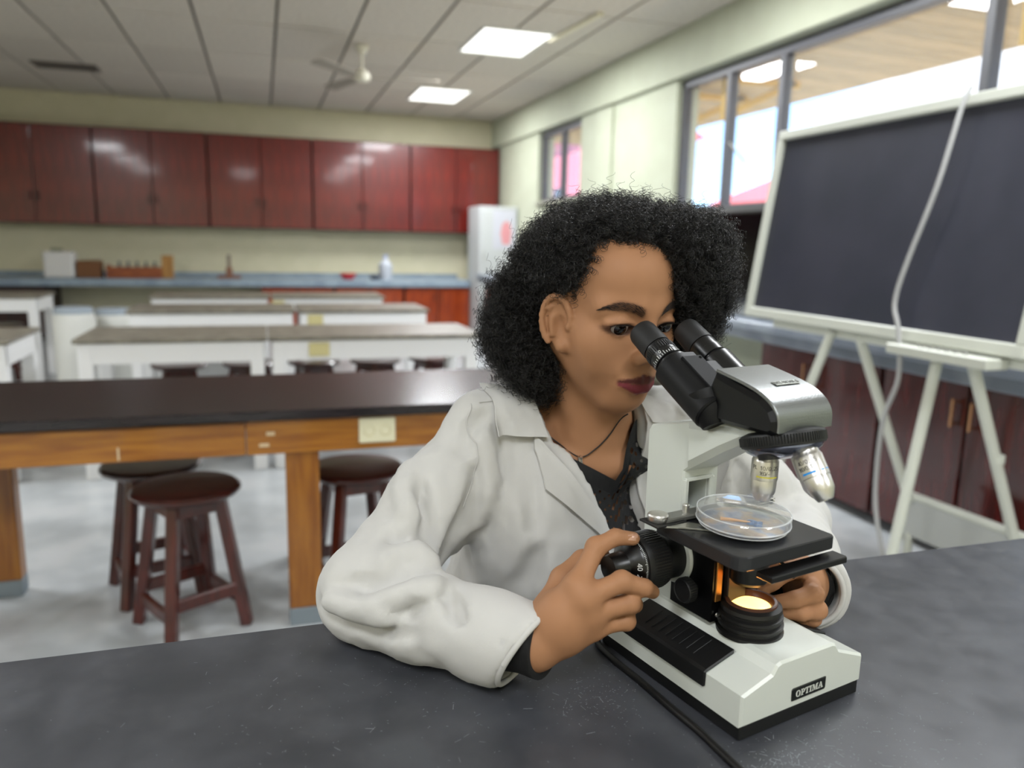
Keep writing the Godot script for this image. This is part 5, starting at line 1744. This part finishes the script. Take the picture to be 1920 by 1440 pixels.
func folds(f: Field) -> void:
	# creases (taken away) and soft ridges (added) of the cotton: points in the scope frame, radius, softness
	var creases := [
		[[[-0.228, 0.072, 0.270], [-0.204, 0.087, 0.262], [-0.180, 0.092, 0.246], [-0.158, 0.091, 0.245]], 0.0075, 0.006],
		[[[-0.140, 0.160, 0.345], [-0.145, 0.142, 0.336], [-0.146, 0.114, 0.311], [-0.136, 0.084, 0.303]], 0.0065, 0.014],
		[[[-0.184, 0.110, 0.311], [-0.179, 0.100, 0.295], [-0.163, 0.090, 0.283]], 0.0065, 0.008],
		[[[-0.261, 0.048, 0.316], [-0.248, 0.045, 0.283], [-0.227, 0.043, 0.253], [-0.208, 0.050, 0.219]], 0.0065, 0.012],
		[[[-0.230, 0.045, 0.259], [-0.212, 0.065, 0.234], [-0.191, 0.077, 0.220], [-0.171, 0.084, 0.216]], 0.0060, 0.012],
		[[[-0.245, 0.073, 0.290], [-0.224, 0.080, 0.273], [-0.208, 0.079, 0.245]], 0.0065, 0.012],
		[[[-0.166, 0.087, 0.221], [-0.169, 0.077, 0.198], [-0.170, 0.071, 0.183]], 0.0050, 0.010],
		[[[-0.072, 0.150, 0.331], [-0.089, 0.116, 0.319], [-0.112, 0.086, 0.312], [-0.122, 0.063, 0.314]], 0.0090, 0.010],
		[[[-0.020, 0.158, 0.319], [-0.025, 0.126, 0.297], [-0.026, 0.093, 0.284]], 0.0060, 0.012],
		[[[-0.038, 0.217, 0.357], [-0.038, 0.184, 0.341], [-0.038, 0.155, 0.334]], 0.0055, 0.012],
		[[[-0.063, 0.163, 0.339], [-0.074, 0.130, 0.326], [-0.084, 0.099, 0.322]], 0.0050, 0.012],
		[[[-0.051, 0.215, 0.363], [-0.068, 0.201, 0.363], [-0.081, 0.175, 0.349]], 0.0050, 0.012],
		[[[-0.024, 0.076, 0.279], [-0.034, 0.045, 0.284], [-0.044, 0.021, 0.300]], 0.0065, 0.014],
		[[[0.205, 0.170, 0.262], [0.215, 0.130, 0.250], [0.222, 0.095, 0.245]], 0.0070, 0.014],
		[[[0.240, 0.150, 0.245], [0.250, 0.110, 0.240], [0.255, 0.080, 0.240]], 0.0070, 0.014]]
	for q in creases:
		var pts := curve(q[0].map(func(w): return pp(w[0], w[1], w[2])), 3)
		for i in pts.size() - 1:
			var e0 := sin(PI * clampf(float(i) / (pts.size() - 1), 0.06, 0.94))
			var e1 := sin(PI * clampf(float(i + 1) / (pts.size() - 1), 0.06, 0.94))
			f.cap(pts[i], pts[i + 1], q[1] * (0.45 + 0.55 * e0), q[1] * (0.45 + 0.55 * e1), q[2], 1)
	var ridges := [
		[[[-0.201, 0.093, 0.288], [-0.176, 0.097, 0.286], [-0.158, 0.093, 0.268]], 0.0100],
		[[[-0.137, 0.158, 0.377], [-0.157, 0.139, 0.343], [-0.161, 0.115, 0.318]], 0.0090],
		[[[-0.255, 0.058, 0.302], [-0.238, 0.057, 0.275], [-0.218, 0.060, 0.242]], 0.0085],
		[[[-0.222, 0.062, 0.258], [-0.200, 0.079, 0.238], [-0.175, 0.086, 0.228]], 0.0080],
		[[[-0.052, 0.185, 0.355], [-0.056, 0.150, 0.342], [-0.062, 0.115, 0.330]], 0.0080]]
	for q in ridges:
		var pts := curve(q[0].map(func(w): return pp(w[0], w[1], w[2])), 3)
		for i in pts.size() - 1:
			f.cap(pts[i], pts[i + 1], q[1] * 0.62, q[1] * 0.62, 0.018)


func draped(corner: Array, nu: int, nv: int, gap: float, thick: float, lift: Array = [0, 0, 0, 0]) -> MB:
	# a cloth flap lying on the coat: corners in scope right/up, bilinear; lift raises a corner off the cloth
	var top := []
	var low := []
	for i in nv + 1:
		var a := PackedVector3Array()
		var b := PackedVector3Array()
		for j in nu + 1:
			var u := float(j) / nu
			var v := float(i) / nv
			var c: Vector2 = (corner[0] * (1 - u) + corner[1] * u) * (1 - v) + (corner[3] * (1 - u) + corner[2] * u) * v
			var l: float = (lift[0] * (1 - u) + lift[1] * u) * (1 - v) + (lift[3] * (1 - u) + lift[2] * u) * v
			var p := coat_f.hit(pp(c.x, c.y, 0.10), Vector3(0, 0, -1), gap, 0.30)
			a.append(p + Vector3(0, 0, thick + l))
			b.append(p + Vector3(0, 0, l))
		top.append(a)
		low.append(b)
	var m := mb()
	var flip: bool = ((top[0][1] - top[0][0]) as Vector3).cross(top[1][0] - top[0][0]).z < 0.0
	if flip:
		top.reverse()
		low.reverse()
	m.sheet(top)
	var under := low.duplicate()
	under.reverse()
	m.sheet(under)
	var edge_t := []
	var edge_b := []
	for j in nu + 1:
		edge_t.append(top[0][j])
		edge_b.append(low[0][j])
	for i in range(1, nv + 1):
		edge_t.append(top[i][nu])
		edge_b.append(low[i][nu])
	for j in range(nu - 1, -1, -1):
		edge_t.append(top[nv][j])
		edge_b.append(low[nv][j])
	for i in range(nv - 1, -1, -1):
		edge_t.append(top[i][0])
		edge_b.append(low[i][0])
	m.sheet([PackedVector3Array(edge_b), PackedVector3Array(edge_t)])
	return m


func build_person() -> void:
	var turn := Basis(Vector3.UP, SCOPE_TURN)
	var t := thing("person", "person in a white lab coat with dark curly hair looking into the microscope", "person", SCOPE_AT + turn * HIP, SCOPE_TURN)
	make_skin()
	make_coat()
	# body: head, neck and chest fine; hands fine; the rest coarse, all one mesh
	var b := mb()
	b.tinted = true
	skin_f.surface(b, pp(-0.065, 0.120, 0.43), pp(0.190, 0.475, 0.17), 0.0022)
	for i in b.v.size():
		b.c[i] = skin_paint(b.v[i])
	b.tint = Color(0.345, 0.170, 0.088)
	var rh := Field.new()
	hand(rh, pp(-0.114, 0.0515, 0.144), pp(-0.165, 0.042, 0.25), R_FINGERS.map(placed), placed(R_THUMB))
	rh.surface(b, pp(-0.165, 0.03, 0.20), pp(0.02, 0.165, 0.08), 0.0022)
	var lh := Field.new()
	hand(lh, pp(0.205, 0.064, 0.112), pp(0.27, 0.06, 0.17), L_FINGERS.map(placed), placed(L_THUMB))
	lh.surface(b, pp(0.085, 0.02, 0.15), pp(0.235, 0.125, 0.035), 0.0024)
	var low := Field.new()
	low.cap(pp(0.075, 0.02, 0.39), pp(0.05, -0.27, 0.50), 0.095, 0.125, 0.05)
	low.ell(pp(0.082, 0.06, 0.378), Vector3(0.125, 0.11, 0.075), Basis(Vector3.UP, 0.34), 0.04)
	for s: float in [-1.0, 1.0]:
		var hip := pp(0.05 + s * 0.085, -0.29, 0.52)
		var knee := pp(0.10 + s * 0.12, -0.33, 0.13)
		var ankle := pp(0.10 + s * 0.11, -0.775, 0.20)
		low.chain([hip, knee, ankle], [0.088, 0.062, 0.042], 0.03)
		low.cap(ankle + Vector3(0, -0.045, -0.02), ankle + Vector3(0.02, -0.050, 0.13), 0.034, 0.028, 0.02)
	low.chain([pp(-0.028, 0.176, 0.398), pp(-0.205, 0.048, 0.322), pp(-0.125, 0.056, 0.158)], [0.034, 0.024, 0.022], 0.02)
	low.chain([pp(0.215, 0.172, 0.304), pp(0.340, 0.055, 0.250), pp(0.21, 0.062, 0.115)], [0.034, 0.026, 0.022], 0.02)
	low.surface(b, pp(-0.27, -0.86, 0.68), pp(0.42, 0.14, 0.04), 0.014)
	var skin := mat("skin", Color(1, 1, 1), 0.55, 0.0, 0.33)
	skin.vertex_color_use_as_albedo = true
	part(t, "body", b, skin, "brown skin")
	face_parts(t)
	# lab coat
	var cloth := mat("lab coat cotton", Color(0.74, 0.735, 0.725), 0.85)
	cloth.rim_enabled = true
	cloth.rim = 0.3
	var weave := noise_tex(3, 0.25, 2, [], 256, 130)
	weave.as_normal_map = true
	weave.bump_strength = 3.0
	cloth.normal_enabled = true
	cloth.normal_texture = weave
	cloth.normal_scale = 0.3
	cloth.uv1_triplanar = true
	cloth.uv1_scale = Vector3(26, 26, 26)
	var c := mb()
	coat_f.surface(c, pp(-0.285, -0.40, 0.68), pp(0.43, 0.27, 0.04), 0.0046)
	var coat_part := part(t, "lab_coat", c, cloth, "white cotton lab coat")
	for s in 2:
		var hd: Vector3 = [(pp(-0.100, 0.042, 0.115) - pp(-0.136, 0.042, 0.188)).normalized(), (pp(0.186, 0.062, 0.092) - pp(0.262, 0.056, 0.165)).normalized()][s]
		var hn: Vector3 = [(hd + Vector3(0, -0.50, 0)).normalized(), hd][s]
		var hc: Vector3 = [pp(-0.117, 0.0450, 0.151), pp(0.178, 0.0625, 0.085)][s]
		var hr: float = [0.0382, 0.0368][s]
		var e1 := hd.cross(Vector3.UP).normalized()
		var e2 := e1.cross(hd)
		var ring := []
		for k in 49:
			var a := TAU * k / 48
			var q := (e1 * cos(a) + e2 * sin(a)) * hr
			ring.append(hc + q - hd * (q.dot(hn) / hd.dot(hn)))
		part(coat_part, "hem", mb().tube(ring, 0.0030, 8, false), cloth)
	# stitched seams: armhole, shoulder and sleeve hem
	for q in [[[-0.058, 0.224], [-0.066, 0.204], [-0.067, 0.180], [-0.070, 0.158], [-0.078, 0.140], [-0.090, 0.118]], [[-0.050, 0.226], [-0.030, 0.229], [-0.012, 0.236]], [[0.214, 0.205], [0.220, 0.180], [0.224, 0.150], [0.226, 0.115]]]:
		var line := []
		for w in curve(q.map(func(e): return Vector3(e[0], e[1], 0)), 5):
			line.append(coat_f.hit(pp(w.x, w.y, 0.10), Vector3(0, 0, -1), 0.0006, 0.34))
		part(coat_part, "seam", mb().tube(line, 0.0007, 6, false), cloth)
	var flaps := [["collar", [Vector2(-0.034, 0.243), Vector2(0.006, 0.240), Vector2(0.010, 0.191), Vector2(-0.046, 0.194)], [0.0, 0.002, 0.006, 0.010]],
		["lapel", [Vector2(-0.002, 0.192), Vector2(0.004, 0.186), Vector2(0.076, 0.058), Vector2(-0.010, 0.140)], [0.001, 0.004, 0.001, 0.004]],
		["lapel", [Vector2(0.128, 0.225), Vector2(0.158, 0.205), Vector2(0.150, 0.100), Vector2(0.112, 0.075)], [0.004, 0.002, 0.001, 0.003]],
		["collar", [Vector2(0.122, 0.240), Vector2(0.165, 0.222), Vector2(0.172, 0.198), Vector2(0.130, 0.205)], [0.003, 0.002, 0.004, 0.006]]]
	for fl in flaps:
		part(coat_part, fl[0], draped(fl[1], 14, 14, 0.003, 0.0022, fl[2]), cloth)
	clothing(t)
	make_hair(t)
	# necklace
	var neck := thing("necklace", "thin black cord necklace with a small silver pendant", "necklace", SCOPE_AT + turn * HIP, SCOPE_TURN)
	var line := []
	for q in [[0.004, 0.212], [0.014, 0.198], [0.030, 0.180], [0.043, 0.1675], [0.058, 0.178], [0.070, 0.194], [0.078, 0.214], [0.081, 0.222]]:
		line.append(skin_f.hit(pp(q[0], q[1], 0.12), Vector3(0, 0, -1), 0.0013, 0.30))
	part(neck, "cord", mb().tube(curve(line, 6), 0.0008, 8), mat("cord dark", Color(0.05, 0.035, 0.03), 0.5))
	var pend: Vector3 = line[3] + Vector3(0, -0.004, 0.002)
	var pm := mb()
	pm.x = Transform3D(Basis.from_scale(Vector3(1.5, 1.5, 1.5)), pend)
	pm.lathe([Vector2(0.0, -0.005), Vector2(0.0022, -0.0045), Vector2(0.0026, -0.002), Vector2(0.0018, 0.001), Vector2(0.0022, 0.003), Vector2(0.0, 0.0045)], 14)
	part(neck, "pendant", pm, mat("silver", Color(0.85, 0.83, 0.8), 0.2, 1.0), "small silver pendant")


func face_parts(t: Node3D) -> void:
	for s: float in [-1.0, 1.0]:
		var e := part(t, "eye", mb().lathe([Vector2(0, -0.0123), Vector2(0.0062, -0.0106), Vector2(0.0106, -0.0062), Vector2(0.0123, 0), Vector2(0.0117, 0.0038), Vector2(0.0106, 0.0062), Vector2(0.0087, 0.0087), Vector2(0.0056, 0.01095)], 28), mat("eye white", Color(0.50, 0.455, 0.43), 0.12))
		var look := head_x.basis * Vector3(-0.28, -0.26, 0.92).normalized()
		e.transform = frame(look, hp(s * 0.031, -0.0002, 0.0640))
		part(e, "iris", mb().lathe([Vector2(0.0069, 0.01030), Vector2(0.0052, 0.01125), Vector2(0.0028, 0.01205)], 24), mat("iris brown", Color(0.07, 0.035, 0.02), 0.08), "dark brown iris")
		part(e, "pupil", mb().lathe([Vector2(0.0029, 0.01203), Vector2(0.0014, 0.01232), Vector2(0, 0.0124)], 18), mat("pupil", Color(0.008, 0.006, 0.006), 0.05))
		# lashes along the upper lid and brow hairs
		var rng := RandomNumberGenerator.new()
		rng.seed = 91
		var lash := mb()
		for k in 26:
			var u := k / 25.0
			var x := s * lerpf(0.0195, 0.0455, u)
			var y := 0.0002 + 0.0026 * sin(u * PI)
			var p := skin_f.hit(hp(x, y, 0.11), head_x.basis * Vector3(0, 0, -1), 0.0, 0.08)
			var out := head_x.basis * Vector3(s * (u - 0.35) * 0.7, -0.15, 1.0).normalized()
			lash.tube([p - out * 0.0008, p + out * 0.003, p + out * 0.0056 + head_x.basis * Vector3(0, 0.0016, 0)], [0.00034, 0.00028, 0.00008], 4, false)
		part(t, "eyelashes", lash, mat("lash black", Color(0.012, 0.01, 0.01), 0.5)).set_meta("kind", "stuff")
		var brow := mb()
		for k in 280:
			var u := rng.randf()
			var ax := lerpf(0.0115, 0.0545, u)
			var by := 0.0150 + 0.0060 * (1.0 - pow((ax - 0.034) / 0.022, 2.0))
			var bt := 0.0040 * (1.0 - smoothstep(0.035, 0.056, ax)) + 0.0006
			var y := by + rng.randf_range(-bt, bt)
			var p := skin_f.hit(hp(s * ax, y, 0.12), head_x.basis * Vector3(0, 0, -1), 0.0, 0.1)
			var g := skin_f.grad(p)
			var d := head_x.basis * Vector3(s * 1.0, lerpf(0.9, -0.35, u), -0.25).normalized()
			brow.tube([p - g * 0.0003, p + d * 0.0020 + g * 0.0005, p + d * 0.0042 + g * 0.0003], [0.00013, 0.00012, 0.00004], 3, false)
		part(t, "eyebrow", brow, mat("brow dark", Color(0.03, 0.02, 0.016), 0.6)).set_meta("kind", "stuff")
	var n1 := pp(-0.0245, 0.1478, 0.1222)
	part(t, "fingernail", nail(n1, Vector3(1, -0.14, 0.3), Vector3(-0.1, 1, 0.45), 0.0105, 0.0125), mat("nail", Color(0.72, 0.56, 0.47), 0.25), "fingernail")


func knit_point(u: float, v: float) -> Vector3:
	var a := lerpf(0.012, 0.150, u)
	# neckline: falls from the left to a point, then climbs on the right
	var neck := 0.176 - (a - 0.018) * 0.58
	if a > 0.083:
		neck = 0.1383 + (a - 0.083) * 3.1
	neck = minf(neck, 0.205)
	var h := lerpf(neck, -0.03, v)
	return skin_f.hit(pp(a, h, 0.12), Vector3(0, 0, -1), 0.0045, 0.33)


func clothing(t: Node3D) -> void:
	# openwork black top inside the open coat
	var knit := mat("black knit", Color(0.035, 0.035, 0.045), 0.8)
	var m := mb()
	var rows := 28
	var cols := 20
	var grid := []
	for i in rows + 1:
		var r := PackedVector3Array()
		for j in cols + 1:
			r.append(knit_point(float(j) / cols, float(i) / rows))
		grid.append(r)
	for i in rows:
		for j in cols:
			var a: Vector3 = grid[i][j]
			var b: Vector3 = grid[i][j + 1]
			var c: Vector3 = grid[i + 1][j + 1]
			var d: Vector3 = grid[i + 1][j]
			if i < 3 or (i + j % 2) % 2 == 1:
				m.quad(d, c, b, a)
				continue
			var mid := (a + b + c + d) / 4.0
			var rim := [a, (a + b) / 2, b, (b + c) / 2, c, (c + d) / 2, d, (d + a) / 2]
			for k in 8:
				var k2 := (k + 1) % 8
				var i1: Vector3 = mid + (rim[k] - mid).normalized() * mid.distance_to((rim[1] + rim[3]) / 2) * 0.86
				var i2: Vector3 = mid + (rim[k2] - mid).normalized() * mid.distance_to((rim[1] + rim[3]) / 2) * 0.86
				m.quad(i1, i2, rim[k2], rim[k])
	part(t, "knit_top", m, knit, "black openwork knit top")
	# dark cuffs of the top below the coat sleeves
	var dk := mat("black cuff", Color(0.02, 0.02, 0.024), 0.85)
	for s in 2:
		var a: Vector3 = [pp(-0.150, 0.0445, 0.215), pp(0.245, 0.060, 0.150)][s]
		var e: Vector3 = [pp(-0.1095, 0.0515, 0.1345), pp(0.181, 0.063, 0.088)][s]
		var pts := []
		var rr := []
		for k in 12:
			var u := k / 11.0
			pts.append(a.lerp(e, u))
			rr.append(lerpf(0.029, 0.0285, u) + 0.0008 * sin(u * 14.0))
		for k in 4:
			pts.append(e.lerp(a, k * 0.02))
			rr.append(0.0272 - k * 0.001)
		part(t, "cuff", mb().tube(pts, rr, 28, false), dk, "black undersleeve cuff")
	# trousers
	var tr := Field.new()
	tr.cap(pp(0.055, -0.22, 0.48), pp(0.05, -0.29, 0.51), 0.140, 0.140, 0.05)
	for s: float in [-1.0, 1.0]:
		tr.chain([pp(0.05 + s * 0.085, -0.29, 0.52), pp(0.10 + s * 0.12, -0.33, 0.13), pp(0.10 + s * 0.11, -0.76, 0.20)], [0.098, 0.074, 0.062], 0.03)
	var tm := mb()
	tr.surface(tm, pp(-0.2, -0.84, 0.70), pp(0.34, -0.10, 0.02), 0.014)
	part(t, "trousers", tm, mat("dark trousers", Color(0.05, 0.055, 0.08), 0.85), "dark trousers")


func make_hair(t: Node3D) -> void:
	var f := Field.new()
	hair_f = f
	f.x = head_x
	f.ell(Vector3(0.008, 0.034, -0.036), Vector3(0.076, 0.070, 0.080), Basis(), 0.03)
	f.ell(Vector3(-0.058, -0.022, -0.056), Vector3(0.044, 0.064, 0.034), Basis(), 0.02)
	f.ell(Vector3(-0.020, -0.045, -0.085), Vector3(0.060, 0.045, 0.040), Basis(), 0.03)
	f.ell(Vector3(-0.052, 0.051, -0.002), Vector3(0.028, 0.034, 0.041), Basis(), 0.02)
	f.ell(Vector3(0.036, 0.068, -0.012), Vector3(0.062, 0.038, 0.056), Basis(), 0.03)
	f.ell(Vector3(0.016, 0.086, 0.025), Vector3(0.052, 0.020, 0.034), Basis(), 0.02)
	f.ell(Vector3(0.060, 0.062, 0.056), Vector3(0.026, 0.034, 0.022), Basis(Vector3.BACK, -0.5), 0.02)
	f.ell(Vector3(0.082, 0.050, 0.040), Vector3(0.044, 0.058, 0.040), Basis(), 0.03)
	f.ell(Vector3(0.092, 0.030, 0.002), Vector3(0.046, 0.066, 0.052), Basis(), 0.03)
	f.ell(Vector3(0.098, -0.012, 0.015), Vector3(0.036, 0.045, 0.040), Basis(), 0.03)
	f.ell(Vector3(-0.044, -0.062, -0.038), Vector3(0.036, 0.045, 0.032), Basis(), 0.02)
	f.ball(Vector3(-0.087, -0.004, 0.022), 0.037, 0.008, 1)
	var n := FastNoiseLite.new()
	n.seed = 8
	n.frequency = 32.0
	n.fractal_octaves = 3
	f.noise = n
	f.noise_amp = 0.0075
	var base := mb()
	f.surface(base, pp(-0.12, 0.16, 0.50), pp(0.28, 0.53, 0.18), 0.006)
	var dark := mat("hair", Color(0.022, 0.017, 0.016), 0.5)
	var hair := part(t, "hair", base, dark, "thick dark curly hair")
	# curls standing all over it
	var rng := RandomNumberGenerator.new()
	rng.seed = 12
	var curls := []
	for k in 4:
		var pts := []
		var rr := []
		var turns: float = [3.0, 4.5, 2.5, 5.0][k]
		var length: float = [0.013, 0.019, 0.010, 0.023][k]
		var rad: float = [0.0024, 0.0020, 0.0017, 0.0027][k]
		var count := int(turns * 8)
		for i in count + 1:
			var u := float(i) / count
			var a := u * turns * TAU
			var r := rad * (0.5 + 0.5 * u)
			pts.append(Vector3(cos(a) * r, u * length, sin(a) * r))
			rr.append(0.00032 * (1.0 - 0.5 * u))
		curls.append(mb().tube(pts, rr, 3, false).done())
	var ear := hp(-0.087, -0.004, 0.022)
	var strand := mat("hair strand", Color(0.05, 0.038, 0.034), 0.36)
	for k in 4:
		var mm := MultiMesh.new()
		mm.transform_format = MultiMesh.TRANSFORM_3D
		mm.mesh = curls[k]
		mm.instance_count = 10500
		for i in mm.instance_count:
			var c := rng.randi() % base.v.size()
			var p := base.v[c]
			var nn := base.n[c]
			var dir := (nn * 1.0 + Vector3(rng.randfn(), rng.randfn() - 0.3, rng.randfn()) * 0.45).normalized()
			var x := dir.cross(Vector3(rng.randfn(), rng.randfn(), rng.randfn())).normalized()
			var s := 0.75 + rng.randf() * 0.6
			if p.distance_to(ear) < 0.040 or skin_f.at(p + dir * 0.010, skin_f.near(p + dir * 0.010, 0.004)) < 0.003:
				s = 0.05
			mm.set_instance_transform(i, Transform3D(Basis(x, dir, x.cross(dir)).scaled_local(Vector3.ONE * s), p - nn * 0.004))
		var o := MultiMeshInstance3D.new()
		o.name = "curls"
		o.multimesh = mm
		o.material_override = strand
		o.set_meta("kind", "stuff")
		hair.add_child(o, true)
	# single loose strands standing off the outline
	for k in 3:
		var pts := []
		var rr := []
		var length: float = [0.022, 0.032, 0.027][k]
		for i in 31:
			var u := i / 30.0
			pts.append(Vector3(sin(u * [20.0, 28.0, 24.0][k]) * 0.0032, u * length, cos(u * [18.0, 25.0, 28.0][k]) * 0.0024 + u * u * 0.014))
			rr.append(0.00030 * (1.0 - 0.6 * u))
		var mm := MultiMesh.new()
		mm.transform_format = MultiMesh.TRANSFORM_3D
		mm.mesh = mb().tube(pts, rr, 3, false).done()
		mm.instance_count = 90
		for i in mm.instance_count:
			var c := rng.randi() % base.v.size()
			while base.n[c].y < 0.1 and base.n[c].x > -0.5 and base.n[c].x < 0.6:
				c = rng.randi() % base.v.size()
			var p := base.v[c]
			var nn := base.n[c]
			var dir := (nn + Vector3(rng.randfn(), rng.randfn() + 0.3, rng.randfn()) * 0.4).normalized()
			var x := dir.cross(Vector3(rng.randfn(), rng.randfn(), rng.randfn())).normalized()
			var s := 0.7 + rng.randf() * 0.6
			if p.distance_to(ear) < 0.05 or skin_f.at(p + dir * 0.020, skin_f.near(p + dir * 0.020, 0.004)) < 0.006:
				s = 0.05
			mm.set_instance_transform(i, Transform3D(Basis(x, dir, x.cross(dir)).scaled_local(Vector3.ONE * s), p))
		var o := MultiMeshInstance3D.new()
		o.name = "loose_strands"
		o.multimesh = mm
		o.material_override = strand
		o.set_meta("kind", "stuff")
		hair.add_child(o, true)


func _ready() -> void:
	set_camera_and_light()
	build_room()
	build_windows()
	build_outside()
	build_furniture()
	build_microscope()
	build_person()
